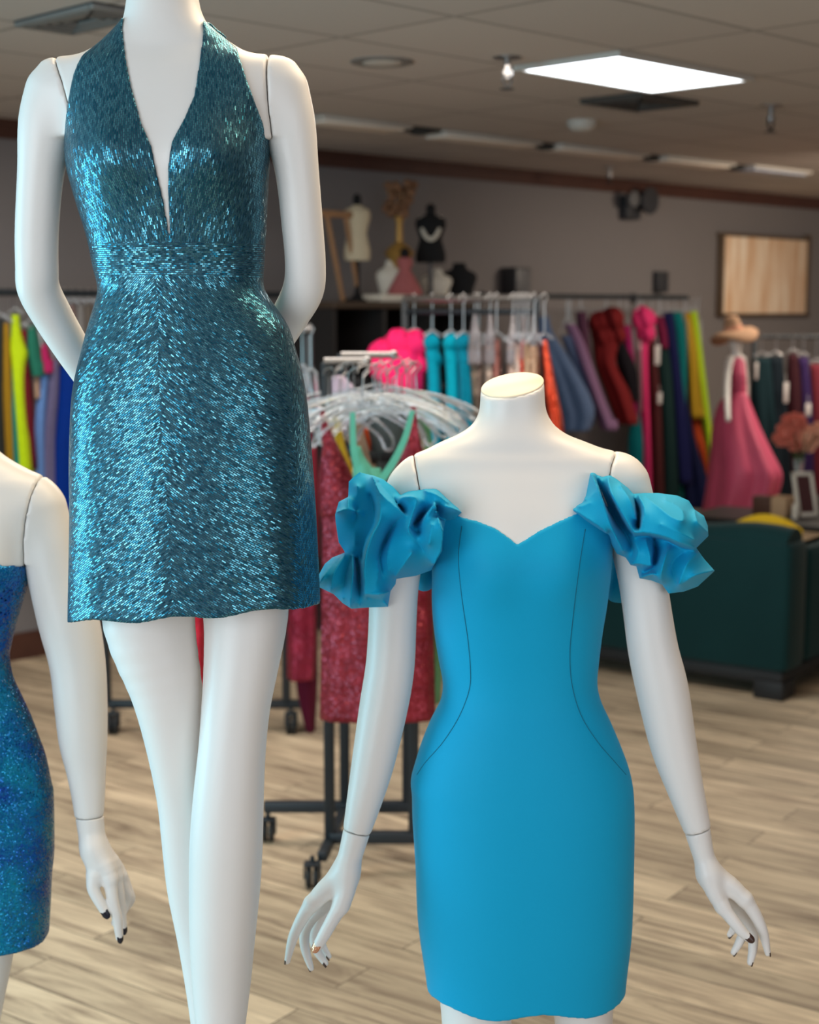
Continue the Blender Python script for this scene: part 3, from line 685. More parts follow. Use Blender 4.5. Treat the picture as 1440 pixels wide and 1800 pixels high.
rootL, bvL = mannequin('tall white mannequin in the beaded teal halter dress, arms folded behind its back', (at(330, 1000, DL)[0], DL, ZP), DL, rowsL,
  [armLL, armLR], [None, None], legL, bumpsL, [([(107, 116), (112, 145), (118, 185), (122, 238)], -1), ([(472, 101), (468, 130), (468, 180), (473, 238)], 1)], (cL[0], cL[1], cL[2], 0, .1), None)
# plinth under it, below the frame
mb = MB(); mb.box((rootL.location[0]+.03, DL+.02, ZP/2), (.62, .5, ZP), None, .01)
props(mb.build('display_plinth', plain('white_plinth_paint', (.6, .58, .55), .5)), 'low white plinth under the tall mannequin in teal beads', 'plinth')

# beaded dress
gL = Grid((at(110, 900, DL)[0]-.02, DL-.19, at(300, 1110, DL)[2]-.02), (at(575, 900, DL)[0]+.02, DL+.17, at(300, 22, DL)[2]+.01), .0025)
rowsLd = [r for r in rowsL if r[0] <= 522]+[(573, 162, 500, .092, .098), (620, 150, 516, .100, .112), (667, 139, 528, .106, .122), (713, 133, 535, .110, .126), (807, 130, 543, .114, .130), (900, 131, 549, .118, .132), (1000, 130, 554, .122, .134), (1085, 129, 557, .126, .136), (1150, 129, 557, .126, .136)]
fB = gL.loft(T(rowsLd, DL), 2.25, bumpsL, folds=(7, .012, 1.1, at(0, 700, DL)[2], at(0, 1080, DL)[2]))
sh = np.maximum(fB-.0042, -(fB+.0012))
def zx(pts, k_=1): P = [at(x, y, DL-np.interp(y, [20, 60, 104, 250, 300, 420], [.02, .04, .07, .115, .118, .095])*k_) for x, y in pts]; P.sort(key=lambda p: p[2]); return np.array([p[2] for p in P]), np.array([p[0] for p in P])
def fx(pts, k_=1): z_, x_ = zx(pts, k_); return np.interp(gL.z, z_, x_).astype(np.float32)[None, None, :]
inL = fx([(219, 20), (218, 54), (222, 104), (232, 154), (250, 217), (267, 258), (273, 292), (287, 354), (296, 412), (305, 420)])
inR = fx([(357, 20), (358, 54), (353, 96), (342, 167), (325, 208), (302, 250), (294, 300), (295, 354), (297, 412), (290, 420)])
ouL = fx([(221, 20), (219, 42), (183, 79), (156, 104), (142, 137), (131, 187), (119, 240), (60, 262)], .15)
ouR = fx([(352, 20), (362, 40), (387, 62), (421, 90), (437, 137), (454, 187), (473, 240), (540, 262)], .15)
ztopL = at(0, 30, DL)[2]
front = np.maximum(np.maximum(ouL-gL.X, gL.X-ouR), np.minimum(gL.X-inL, inR-gL.X))
zbk = at(0, 330, DL)[2]; zc0 = at(0, 60, DL)[2]
back_ = np.minimum(gL.Z-zbk, np.maximum(zc0-gL.Z, gL.Z-ztopL))
reg = np.where(gL.Y < DL+.005, front, np.where(gL.Z > zc0-.004, np.minimum(front*0-.01, -.01), back_))
zw = at(0, 423, DL-.09)[2]
reg = np.where((gL.Z < zw) & (gL.Y < DL+.005), -.02, reg)
ringtop = gL.Z-(at(0, 40, DL)[2]+(gL.Y-DL)*.25)
sh = np.maximum(sh, reg); sh = np.maximum(sh, np.where(gL.Y < DL+.005, gL.Z-at(0, 38, DL)[2], ringtop))
pa = at(127, 1086, DL); pb = at(560, 1058, DL); tx_ = (pb[2]-pa[2])/(pb[0]-pa[0])
hemz = pa[2]+tx_*(gL.X-pa[0])+(DL-gL.Y)*.10+.003*np.sin(gL.X*55)
sh = np.maximum(sh, hemz-gL.Z)
vL_, FL_ = gL.mesh(sh)
# UVs in metres, direction of the bead rows by panel
cen = vL_[FL_].mean(1); cxw = at(318, 700, DL)[0]
def bead_uv(v, F, cen):
    zt = at(0, 419, DL-.085)[2]-.006; zbm = at(0, 482, DL-.08)[2]-.003
    ang = np.arctan2(v[:, 0]-cxw, -(v[:, 1]-(DL+.02))); u = ang*.155; vv = v[:, 2]
    fu = u[F]; fv = vv[F]
    # keep the branch cut at the back continuous per face
    m_ = (fu.max(1)-fu.min(1)) > .5; fu[m_] = np.where(fu[m_] < 0, fu[m_]+2*math.pi*.155, fu[m_])
    out = np.zeros((*F.shape, 2)); cz = cen[:, 2]; cu = fu.mean(1)
    band = (cz < zt+.004*np.cos(cu*6)) & (cz > zbm); top = cz >= zt; sk = cz <= zbm
    xch = np.interp(-cz, -np.array([at(0, y, DL)[2] for y in (480, 700, 850, 1080)]), [at(x, 700, DL)[0] for x in (298, 303, 312, 325)]); cl_ = cen[:, 0] < xch
    out[band, :, 0] = fu[band]; out[band, :, 1] = fv[band]
    lean = np.where(cu < 0, 1, -1)*math.radians(10)
    for msk, a in ((top, math.radians(90)), (sk, 0)):
        if msk is sk: th = np.where(cl_[msk], math.radians(34), math.radians(-34))[:, None]
        else: th = (a+lean[msk]*(1+0*cu[msk]))[:, None]
        x_ = fu[msk]; y_ = fv[msk]; out[msk, :, 0] = x_*np.cos(th)+y_*np.sin(th); out[msk, :, 1] = -x_*np.sin(th)+y_*np.cos(th)
    side = sk & (np.abs(cu) > .155*1.12)
    th = math.radians(75); out[side, :, 0] = fu[side]*math.cos(th)+fv[side]*math.sin(th); out[side, :, 1] = -fu[side]*math.sin(th)+fv[side]*math.cos(th)
    return out
dressL = empty('dress', (rootL.location[0], DL, pa[2]), 'dark teal halter dress covered in bugle beads with a deep V neckline', 'dress')
zt = at(0, 419, DL-.085)[2]; zbm = at(0, 481, DL-.08)[2]
curve_ = .0045*np.cos((cen[:, 0]-cxw)*9)
UVb = bead_uv(vL_, FL_, cen)
for nm, msk in (('bodice', cen[:, 2] >= zt+curve_-.006), ('waistband', (cen[:, 2] < zt+curve_-.006) & (cen[:, 2] > zbm+curve_-.006)), ('skirt', cen[:, 2] <= zbm+curve_-.006)):
    Fs = FL_[msk]; used, inv = np.unique(Fs, return_inverse=True)
    mkmesh(nm, vL_[used], inv.reshape(Fs.shape), M_BEAD, dressL, uv=UVb[msk])
bLd = bvh_of(vL_, FL_)
M_TEALCORD = plain('dark_teal_bead_edging', (.01, .10, .15), .4)

# ================================================================== BLUE SEQUIN MANNEQUIN (cut by the left edge)
DB = 2.55
def mir(y, r, c, fr, bk): return (y, 2*c-r, r, fr, bk)
rowsB = [mir(700, -42, -90, .045, .045), mir(740, -36, -90, .047, .047), mir(770, -22, -90, .05, .05), mir(795, -2, -90, .054, .056), mir(812, 22, -90, .056, .06), mir(830, 55, -90, .06, .064), mir(845, 76, -90, .066, .068), mir(865, 84, -90, .07, .072),
 mir(900, 75, -90, .08, .078), mir(960, 55, -90, .09, .08), mir(1017, 46, -92, .092, .08), mir(1055, 35, -95, .088, .076), mir(1098, 22, -98, .08, .072), mir(1132, 14, -100, .075, .07), mir(1157, 10, -100, .073, .07), mir(1195, 16, -100, .075, .076), mir(1234, 33, -99, .08, .086), mir(1270, 49, -98, .085, .096),
 mir(1303, 61, -97, .09, .10), mir(1336, 73, -96, .092, .104), mir(1387, 84, -95, .094, .106), mir(1440, 86, -95, .094, .106), mir(1500, 84, -95, .09, .10)]
armBR = [(72, 900, 0, 42), (82, 950, 0, 44), (98, 1020, 0, 42), (118, 1090, 0, 52), (134, 1165, -.005, 50), (141, 1235, -.01, 47), (146, 1300, -.015, 44), (150, 1360, -.02, 36), (155, 1400, -.025, 30), (158, 1435, -.03, 26)]
armBR = [(74, 895, 0, 44), (84, 950, 0, 48), (100, 1020, 0, 50), (120, 1090, 0, 54), (136, 1165, -.005, 50), (142, 1235, -.01, 47.5), (146, 1300, -.015, 43.5), (151, 1350, -.02, 36), (155, 1395, -.025, 30.5), (157, 1436, -.03, 26)]
armBL = [(-254, 895, 0, 44), (-264, 950, 0, 48), (-280, 1020, 0, 50), (-300, 1090, 0, 50), (-316, 1165, -.005, 48), (-322, 1235, -.01, 45), (-330, 1300, -.015, 41), (-335, 1395, -.025, 28), (-337, 1480, -.03, 22)]
handBR = dict(wrist=[(157, 1436, -.03, 26), (161, 1465, -.033, 24), (166, 1492, -.036, 23)],
 palm=[[(163, 1492, -.045, 19), (167, 1522, -.05, 17), (170, 1545, -.055, 14)], [(168, 1495, -.04, 20), (184, 1520, -.05, 18), (194, 1545, -.055, 14)], [(172, 1495, -.03, 18), (195, 1515, -.03, 16), (206, 1538, -.03, 12)], [(176, 1497, -.02, 14), (202, 1518, -.01, 12), (215, 1540, -.01, 10)]],
 fingers=[[(165, 1540, -.058, 14), (164, 1562, -.064, 11.5), (175, 1585, -.068, 10), (186, 1604, -.07, 8.5)],
          [(193, 1545, -.056, 13), (198, 1580, -.062, 10.5), (206, 1615, -.062, 9.5), (210, 1648, -.058, 7)],
          [(204, 1540, -.034, 11), (210, 1570, -.034, 9.5), (214, 1606, -.03, 8.5), (217, 1633, -.026, 7)],
          [(213, 1540, -.012, 10), (221, 1562, -.01, 8.5), (226, 1580, -.006, 8), (212, 1612, .004, 7), (202, 1622, .008, 7)],
          [(217, 1540, .006, 9), (226, 1562, .01, 7.5), (231, 1582, .014, 7), (214, 1604, .022, 6), (200, 1606, .026, 5)]],
 nails=[(0, 9, (.1, -1, -.1), M_NAIL_BLACK), (1, 8, (.6, -1, 0), M_NAIL_BLACK), (2, 8, (.6, -1, 0), M_NAIL_BLACK)])
legB = [[(-20, 1480, 0, 70), (-30, 1600, 0, 66), (-38, 1680, 0, 62), (-52, 1780, 0, 56), (-62, 1880, 0, 48), (-66, 1960, .01, 44), (-66, 2080, .02, 40), (-66, 2200, .01, 26), (-66, 2280, .0, 22), (-60, 2325, -.08, 18)],
        [(-165, 1480, 0, 70), (-160, 1600, 0, 66), (-155, 1700, 0, 62), (-150, 1880, 0, 48), (-148, 1960, .01, 44), (-148, 2080, .02, 40), (-148, 2200, .01, 26), (-148, 2280, 0, 22), (-156, 2325, -.08, 18)]]
cB = at(-90, 720, DB)
bumpsB = [(at(-35, 1010, DB)[0], at(0, 1010, DB)[2], .05, .05, .022), (at(-145, 1010, DB)[0], at(0, 1010, DB)[2], .05, .05, .022)]
rootB, bvB = mannequin('white mannequin in blue sequins, cut off by the left edge, with black painted nails', (at(-95, 1400, DB)[0], DB, 0), DB, rowsB,
  [armBR, armBL], [handBR, None], legB, bumpsB, [([(72, 840), (55, 872), (39, 920), (33, 960), (32, 1000)], 1), ([(-252, 840), (-235, 872), (-219, 920), (-213, 960), (-212, 1000)], -1)], (cB[0], cB[1], cB[2], 0, .2), None)
gB = Grid((at(-290, 1400, DB)[0]-.02, DB-.16, at(0, 1700, DB)[2]-.03), (at(95, 1400, DB)[0]+.03, DB+.16, at(0, 960, DB)[2]), .0042)
rowsBd = rowsB[:-2]+[mir(1403, 87, -95, .098, .108), mir(1497, 88, -95, .10, .11), mir(1543, 84, -95, .10, .108), mir(1590, 82, -95, .098, .106), mir(1650, 79, -95, .096, .104), mir(1760, 78, -95, .096, .104)]
fB = gB.loft(T(rowsBd, DB), 2.25, bumpsB)
sh = np.maximum(fB-.0048, -(fB+.0012)); zt_ = at(0, 992, DB)[2]
sh = np.maximum(sh, gB.Z-(zt_+.016*np.cos((gB.X-at(-90, 0, DB)[0])*22*0+0)*0+.014*np.clip(1-((gB.X-at(-10, 900, DB)[0])/.06)**2, -1.0, 1)))
sh = np.maximum(sh, at(0, 1648, DB)[2]-gB.Z)
v, F = gB.mesh(sh); o = mkmesh('dress', v, F, M_BLUESEQ, None, loc=(rootB.location[0], DB, at(0, 1648, DB)[2]))
props(o, 'strapless royal blue sequin dress on the mannequin at the left edge', 'dress')

# ================================================================== CEILING FITTINGS
M_TROFFER = plain('light_diffuser_lit', (.8, .85, .95), .5, emit=(.86, .93, 1.0), es=5.0)
M_WHITEMETAL = plain('off_white_enamel', (.55, .52, .48), .5)
M_VENT = plain('grey_vent_metal', (.20, .19, .18), .5)
M_VENTDARK = plain('vent_dark_inside', (.03, .03, .03), .8)
def cz(x, y, z=CEIL): return atz(x, y, z)
def room_rect(mb, u0, u1, v0, v1, z0, z1, bev=0):
    mb.box(P0+U*(u0+u1)/2+V*(v0+v1)/2+Z*(z0+z1)/2, (abs(u1-u0), abs(v1-v0), z1-z0), ROOM, bev)
c4 = [uvr(cz(*p)) for p in ((918, 118), (1080, 88), (1310, 133), (1155, 157))]
us = sorted(c[0] for c in c4); vs = sorted(c[1] for c in c4); u0, u1, v0, v1 = (us[0]+us[1])/2, (us[2]+us[3])/2, (vs[0]+vs[1])/2, (vs[2]+vs[3])/2
t = empty('ceiling_light', P0+U*(u0+u1)/2+V*(v0+v1)/2+Z*(CEIL-.02), 'bright rectangular panel light glowing in the tiled ceiling', 'ceiling light')
mb = MB(); room_rect(mb, u0+.012, u1-.012, v0+.012, v1-.012, CEIL-.014, CEIL-.006); mb.build('diffuser', M_TROFFER, t)
mb = MB()
for q in ((u0-.012, u1+.012, v0-.012, v0+.012), (u0-.012, u1+.012, v1-.012, v1+.012), (u0-.012, u0+.012, v0+.012, v1-.012), (u1-.012, u1+.012, v0+.012, v1-.012)): room_rect(mb, *q, CEIL-.018, CEIL-.001)
mb.build('frame', M_WHITEMETAL, t, smooth=False)
def vent(pts, label, slats=7, mat=M_VENT):
    q = [uvr(cz(*p)) for p in pts]; us = [a[0] for a in q]; vs = [a[1] for a in q]; u0, u1, v0, v1 = min(us), max(us), min(vs), max(vs)
    t = empty('air_vent', P0+U*(u0+u1)/2+V*(v0+v1)/2+Z*(CEIL-.02), label, 'air vent')
    mb = MB(); room_rect(mb, u0, u1, v0, v1, CEIL-.006, CEIL-.001); mb.build('vent_backing', M_VENTDARK, t, smooth=False)
    mb = MB()
    for a in ((u0, u1, v0, v0+.03), (u0, u1, v1-.03, v1), (u0, u0+.03, v0+.03, v1-.03), (u1-.03, u1, v0+.03, v1-.03)): room_rect(mb, *a, CEIL-.02, CEIL-.002, .004)
    mb.build('vent_frame', mat, t)
    mb = MB(); n = slats
    for i in range(n):   # concentric square louvres
        k = (i+1)/(n+1)*.5; a0, a1, b0, b1 = u0+(u1-u0)*k, u1-(u1-u0)*k, v0+(v1-v0)*k, v1-(v1-v0)*k; w_ = .012
        if a1-a0 < .04 or b1-b0 < .04: break
        for a in ((a0, a1, b0, b0+w_), (a0, a1, b1-w_, b1), (a0, a0+w_, b0, b1), (a1-w_, a1, b0, b1)): room_rect(mb, *a, CEIL-.022+.002*i, CEIL-.008)
    mb.build('louvre', mat, t, smooth=False); return t
vent([(42, 32), (165, 2), (235, 18), (128, 52)], 'square louvred grey air vent at the top left of the ceiling', 5)
vent([(1040, 176), (1130, 161), (1215, 178), (1120, 190)], 'dark flat air vent in the ceiling just behind the lit panel', 4, plain('dark_vent_metal', (.07, .065, .06), .6))
def sprinkler(x, y, label, s_=1.0, grp='fire sprinklers on the ceiling'):
    p = cz(x, y); t = empty('fire_sprinkler', (*p[:2], CEIL-.07*s_), label, 'sprinkler', grp)
    q = np.array([p[0], p[1], CEIL])
    MB().lathe(q-Z*.008, [(.034*s_, .007), (.034*s_, .003), (.02*s_, 0), (.012*s_, -.002)], 20).build('escutcheon', M_CHROME, t)
    MB().lathe(q-Z*.05*s_, [(.008*s_, .045*s_), (.008*s_, .02*s_), (.013*s_, .018*s_), (.013*s_, .006*s_), (.006*s_, .004*s_), (.006*s_, 0)], 14).build('sprinkler_body', M_CHROME, t)
    mb = MB()
    for k in (-1, 1): mb.tube([q+U*k*.011*s_-Z*.04*s_, q+U*k*.016*s_-Z*.055*s_, q+U*k*.004*s_-Z*.07*s_], .0028*s_, 6)
    mb.lathe(q-Z*.075*s_, [(.017*s_, 0), (.018*s_, .002), (.006*s_, .005)], 16); mb.build('deflector', M_VENTDARK, t)
sprinkler(892, 100, 'chrome fire sprinkler hanging left of the bright ceiling panel', 1.5)
sprinkler(1356, 186, 'chrome fire sprinkler at the right side of the ceiling', 1.5)
sprinkler(1072, 294, 'small white fire sprinkler far back near the wood trim', 1.3)
def disc(name, x, y, r, h_, label, cat_, mat):
    p = cz(x, y); o = MB().lathe((p[0], p[1], CEIL-h_), [(r*.55, 0), (r*.8, h_*.2), (r, h_*.6), (r*1.02, h_)], 28).build(name, mat); props(o, label, cat_); return o
disc('smoke_detector', 1023, 212, .07, .05, 'round off-white smoke detector between the lit panel and the track lights', 'smoke detector', M_WHITEMETAL)
p = cz(672, 108); t = empty('recessed_light', (p[0], p[1], CEIL-.01), 'round unlit recessed ceiling light left of the nearest sprinkler', 'ceiling light')
MB().lathe((p[0], p[1], CEIL-.008), [(.085, .002), (.10, 0), (.115, .004), (.115, .008)], 30).build('trim_ring', M_VENT, t)
MB().lathe((p[0], p[1], CEIL-.012), [(.04, 0), (.07, .004), (.08, .010)], 24).build('bulb', M_WHITEMETAL, t)
# a row of long fluorescent strips along the rear ceiling
M_STRIP = plain('unlit_strip_diffuser', (.92, .84, .76), .5); M_STRIP_PAINTED_LIT = plain('painted_lit_strip_diffuser', (.45, .50, .62), .4)  # bluish light of the end strip is put into its base colour
for i, (xa, ya, xb, yb, lb) in enumerate([(545, 203, 700, 222, 'pale ceiling strip light first of the row, beside the tall mannequin shoulder'), (757, 230, 932, 250, 'pale ceiling strip light second from the left in the rear row'),
      (965, 253, 1120, 271, 'pale ceiling strip light in the rear row below the smoke detector'), (1146, 274, 1275, 288, 'pale ceiling strip light between its pale and its bluish neighbour'), (1297, 291, 1412, 302, 'bluish strip light with painted shine at the right end of the rear row')]):
    a, b = cz(xa, ya), cz(xb, yb); ua, va = uvr(a); ub, vb = uvr(b); vm = (va+vb)/2
    t = empty('strip_light', P0+U*(ua+ub)/2+V*vm+Z*(CEIL-.03), lb, 'ceiling light', 'strip lights in the rear row')
    mb = MB(); room_rect(mb, ua, ub, vm-.10, vm+.10, CEIL-.02, CEIL-.001, .006); mb.build('housing', M_WHITEMETAL, t)
    mb = MB(); room_rect(mb, ua+.03, ub-.03, vm-.075, vm+.075, CEIL-.032, CEIL-.019, .006); mb.build('diffuser', M_STRIP_PAINTED_LIT if i == 4 else M_STRIP, t)
    if i < 4:
        mb = MB(); room_rect(mb, ub+.05, ub+.24, vm-.06, vm+.06, CEIL-.016, CEIL-.001, .004); mb.lathe(P0+U*(ub+.145)+V*vm+Z*(CEIL-.03), [(.03, 0), (.05, .006), (.055, .015)], 18)
        props(mb.build('ceiling_speaker', M_VENTDARK), ['dark ceiling fixture after the first strip light', 'dark ceiling fixture after the second strip light', 'dark ceiling fixture after the third strip light', 'dark ceiling fixture just before the bluish strip light'][i], 'ceiling fixture', 'dark fixtures between the strip lights')

# ================================================================== WALL FITTINGS
def wbox(mb, x0, y0, x1, y1, off, dep, bev=.004):
    a = atwall((x0+x1)/2, (y0+y1)/2, off+dep/2); l = uvr(atwall(x0, (y0+y1)/2, off+dep))[0]; r = uvr(atwall(x1, (y0+y1)/2, off+dep))[0]
    zt = atwall((x0+x1)/2, y0, off+dep)[2]; zb = atwall((x0+x1)/2, y1, off+dep)[2]
    c = P0+U*(l+r)/2+V*(off+dep/2)+Z*(zt+zb)/2; mb.box(c, (abs(r-l), dep, abs(zt-zb)), ROOM, bev); return c
# golden canvas
def gold_mat():
    m, nt, b = newmat('gold_brushed_canvas'); L = nt.links.new
    tc = N(nt, 'ShaderNodeTexCoord'); mp = N(nt, 'ShaderNodeMapping'); mp.inputs['Rotation'].default_value = (0, 0, math.radians(-45)); mp.inputs['Scale'].default_value = (9, 9, 1.4); L(tc.outputs['Object'], mp.inputs['Vector'])
    nz = N(nt, 'ShaderNodeTexNoise'); nz.inputs['Scale'].default_value = 1.6; nz.inputs['Detail'].default_value = 5; L(mp.outputs[0], nz.inputs['Vector'])
    cr = N(nt, 'ShaderNodeValToRGB'); e = cr.color_ramp.elements; e[0].position = .3; e[0].color = (.74, .45, .25, 1); e[1].position = .7; e[1].color = (1.0, .84, .66, 1)
    L(nz.outputs['Fac'], cr.inputs['Fac']); L(cr.outputs['Color'], b.inputs['Base Color']); b.inputs['Roughness'].default_value = .5; return m
t = empty('wall_canvas', atwall(1348, 555, .02), 'large golden beige canvas hanging on the rear wall at the right', 'painting')
mb = MB(); wbox(mb, 1273, 419, 1420, 551, .012, .03, .004); mb.build('canvas', gold_mat(), t)
M_FRAME = plain('bronze_frame', (.10, .065, .04), .5)
mb = MB(); wbox(mb, 1268, 413, 1274, 557, .002, .045); wbox(mb, 1419, 413, 1425, 557, .002, .045); wbox(mb, 1268, 413, 1425, 419, .002, .045); wbox(mb, 1268, 551, 1425, 557, .002, .045)
mb.build('picture_frame', M_FRAME, t)
# emergency lamp
M_DARKPL = plain('charcoal_plastic', (.035, .035, .04), .5); M_MIDPL = plain('grey_plastic', (.13, .13, .135), .5)
t = empty('emergency_light', atwall(1128, 385, .05), 'dark twin-headed emergency lamp high on the rear wall', 'emergency light')
mb = MB(); wbox(mb, 1104, 343, 1128, 386, .002, .08, .012); mb.build('battery_case', M_DARKPL, t)
c = atwall(1139, 353, .13); MB().lathe(c, [(.03, -.05), (.07, -.04), (.095, .02), (.09, .03), (.05, .035)], 20, ax=[U, Z, V]).build('lamp_head', M_DARKPL, t)
c = atwall(1112, 350, .13); MB().lathe(c, [(.02, -.04), (.045, -.02), (.055, .02), (.04, .025)], 18, ax=[U, Z, V]).build('lamp_head', M_MIDPL, t)
t = empty('wall_speaker', atwall(908, 516, .05), 'grey fronted loudspeaker box on the wall above the middle clothes rail', 'speaker')
mb = MB(); wbox(mb, 906, 470, 933, 516, .002, .125, .006); mb.build('speaker_case', M_DARKPL, t)
mb = MB(); wbox(mb, 908, 472, 932, 514, .128, .008, .003); mb.build('speaker_front', M_MIDPL, t)
mb = MB(); wbox(mb, 1158, 477, 1176, 514, .002, .055, .006); props(mb.build('wall_speaker', M_DARKPL), 'small dark loudspeaker box on the wall above the hot pink gown', 'speaker')
# rails on the wall, one long behind the mannequins and one at the right
RV = .42
def rail(xa, xb, ypx, label, grp=None, v=RV, name='wall_rail'):
    a = atwall(xa, ypx, v); b = atwall(xb, ypx, v); z = atwall((xa+xb)/2, ypx, v)[2]; ua, ub = uvr(a)[0], uvr(b)[0]
    t = empty(name, P0+U*(ua+ub)/2+V*v+Z*(z-.02), label, 'clothes rail', grp)
    MB().tube([P0+U*ua+V*v+Z*z, P0+U*ub+V*v+Z*z], .016, 12).build('rail', M_BLACKMETAL, t)
    n = max(2, int((ub-ua)/1.1)+1)
    for i in range(n):
        u = ua+.06+(ub-ua-.12)*i/(n-1); mb = MB(); mb.tube([P0+U*u+V*v+Z*z, P0+U*u+V*.01+Z*z], .011, 10); mb.lathe(P0+U*u+V*.008+Z*z, [(.035, -.006), (.035, .006)], 16, ax=[U, Z, V]); mb.build('bracket', M_BLACKMETAL, t)
    return z
ZRR = rail(925, 1208, 522, 'black clothes rail on the rear wall holding the denim and pink gowns', 'black rails on the wall')
ZRL = rail(-60, 500, 516, 'long black clothes rail on the wall behind the tall mannequin', 'black rails on the wall')

# ================================================================== GARMENTS
def fabric(name, col, sat=1.0): return plain(name, col, .75, spec=.12, noise=.12, nscale=40, sheen=.02)
GM = {}
def gm(kind, col):
    k = (kind,)+tuple(col)
    if k not in GM: GM[k] = (sequin(kind+'_cloth', col, tuple(min(1, c*1.9+.01) for c in col), 170, .8, .45, .35) if kind == 'sequin' else fabric(kind+'_cloth', col))
    return GM[k]
def cloth_loft(name, rows, d, mat, parent, thick=.07, yaw=0, folds=5, amp=.10, seed=0, bottom_open=True, nring=40):
    """rows (y px, left px, right px): hanging cloth of real depth; yaw turns it about the vertical"""
    rng = random.Random(seed); ph = rng.uniform(0, 6); R = cat(rows, 4); n = nring; v = []; f = []
    H = R[-1, 0]-R[0, 0]
    for r in R:
        a = at(r[1], r[0], d); b = at(r[2], r[0], d); c = (a+b)/2; hw = max((b[0]-a[0])/2, .004); t = (r[0]-R[0, 0])/H
        hd = thick*(.35+.65*min(1, t*2.2)); w_ = amp*min(1, t*1.6)
        for k in range(n):
            th = 2*math.pi*k/n; m_ = 1+w_*(math.sin(folds*th+ph+t*1.2)+.5*math.sin((folds+3)*th+2*ph-t))
            # squarish oval keeps the outline width
            cx, sx = math.cos(th), math.sin(th); q = (abs(cx)**2.6+abs(sx)**2.6)**(-1/2.6)
            x_, y_ = hw*cx*q*(1+(m_-1)*.35), hd*sx*q*m_
            v.append((c[0]+x_+y_*math.sin(yaw)*.3, c[1]+y_+x_*math.sin(yaw), c[2]))
    m = len(R)
    for i in range(m-1):
        for k in range(n): f.append((i*n+k, (i+1)*n+k, (i+1)*n+(k+1) % n, i*n+(k+1) % n))
    f.append(tuple(range(n)))
    # turned-in hem gives the open bottom a thickness
    base = len(v); last = v[(m-1)*n:m*n]; cx = sum(p[0] for p in last)/n; cy = sum(p[1] for p in last)/n
    for p in last: v.append((cx+(p[0]-cx)*.93, cy+(p[1]-cy)*.9, p[2]))
    for p in last: v.append((cx+(p[0]-cx)*.9, cy+(p[1]-cy)*.85, p[2]+.06))
    for j in range(2):
        s0 = (m-1)*n if j == 0 else base; s1 = base if j == 0 else base+n
        for k in range(n): f.append((s0+k, s1+k, s1+(k+1) % n, s0+(k+1) % n))
    f.append(tuple(base+n+k for k in range(n))[::-1])
    return mkmesh(name, v, f, mat, parent)
def garment(label, cat_, grp, rows, d, col, kind='crepe', thick=.07, hang=None, hz=None, seed=0, folds=5, amp=.10, yaw=0, ruffle=None, straps=True, tag=None, hook_mat=None, name='hanging_dress'):
    """a dress on its hanger; hz = height of the rail it hangs from"""
    top = rows[0]; a = at((top[1]+top[2])/2, top[0], d); bot = at(0, rows[-1][0], d)[2]
    t = empty(name, (a[0], a[1], bot), label, cat_, grp)
    m = gm(kind, col)
    cloth_loft('dress_cloth', rows, d, m, t, thick, yaw, folds, amp, seed)
    if ruffle:
        for (x, y, r) in ruffle:
            c = at(x, y, d-.03); rr = r/FPX*d; mb = MB(); n = 28; v = []; f = []
            prof = [(i/9) for i in range(10)]
            rng = random.Random(seed+int(x)); ph = rng.uniform(0, 6)
            for i, s_ in enumerate(prof):
                la = (s_-.5)*math.pi
                for k in range(n):
                    th = 2*math.pi*k/n; q = rr*(1+.16*math.sin(5*th+ph+la*2)+.10*math.sin(9*th-ph*2+la*5)); v.append((c[0]+q*math.cos(la)*math.cos(th), c[1]+q*.8*math.cos(la)*math.sin(th), c[2]+q*math.sin(la)))
            for i in range(9):
                for k in range(n): f.append((i*n+k, i*n+(k+1) % n, (i+1)*n+(k+1) % n, (i+1)*n+k))
            mb.add(v, f); mb.build('ruffle', m, t, angle=None)
    if tag:
        for (x, y, w_, h_) in tag:
            p = at(x, y, d-thick*1.25); s_ = d/FPX; mb = MB(); mb.box(p, (w_*s_, .003, h_*s_), None, .001)
            mb.tube([p+Z*(h_*s_/2), p+Z*(h_*s_/2+.05)+np.array([0, thick*.3, 0])], .0012, 5); mb.build('price_tag', M_TAG, t)
    if hz is not None:
        hanger((top[1]+top[2])/2, top[0], d, hz, (top[2]-top[1])/2/FPX*d, grp, hook_mat, label)
    return t
HCOUNT = [0]
def hanger(x, y, d, hz, hw, grp, mat, lab, arms=True):
    a = at(x, y, d); top = hz+.016; t = empty('clothes_hanger', (a[0], a[1], a[2]-.01), 'thin hanger holding the '+lab.split(',')[0][:70], 'hanger', 'hangers on the rails')
    HW = max(hw, .035); zc = max(a[2]+.03, hz-.14)
    mb = MB(); mb.tube([(a[0], a[1], zc), (a[0], a[1], top-.035), (a[0]+.012, a[1], top-.012), (a[0], a[1], top+.006), (a[0]-.014, a[1]+.0, top-.008), (a[0]-.017, a[1], top-.024)], .0028, 6); mb.build('hook', M_CHROME, t)
    mb = MB(); mb.tube([(a[0]-HW, a[1], min(a[2]+.005, zc-.02)), (a[0]-HW*.5, a[1], zc-.012), (a[0], a[1], zc), (a[0]+HW*.5, a[1], zc-.012), (a[0]+HW, a[1], min(a[2]+.005, zc-.02))], .0055, 8); mb.build('hanger_arms', mat or M_CLEAR, t)
def dwall(x, v=RV): return atwall(x, 600, v)[1]
GR = 'gowns hanging on the right wall rail'
def W(label, rows, col, kind='crepe', **k):
    xm = (rows[0][1]+rows[0][2])/2; k.setdefault('thick', .09)
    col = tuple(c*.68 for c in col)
    return garment(label, 'dress', GR, rows, dwall(xm), col, kind, hz=ZRR, **k)
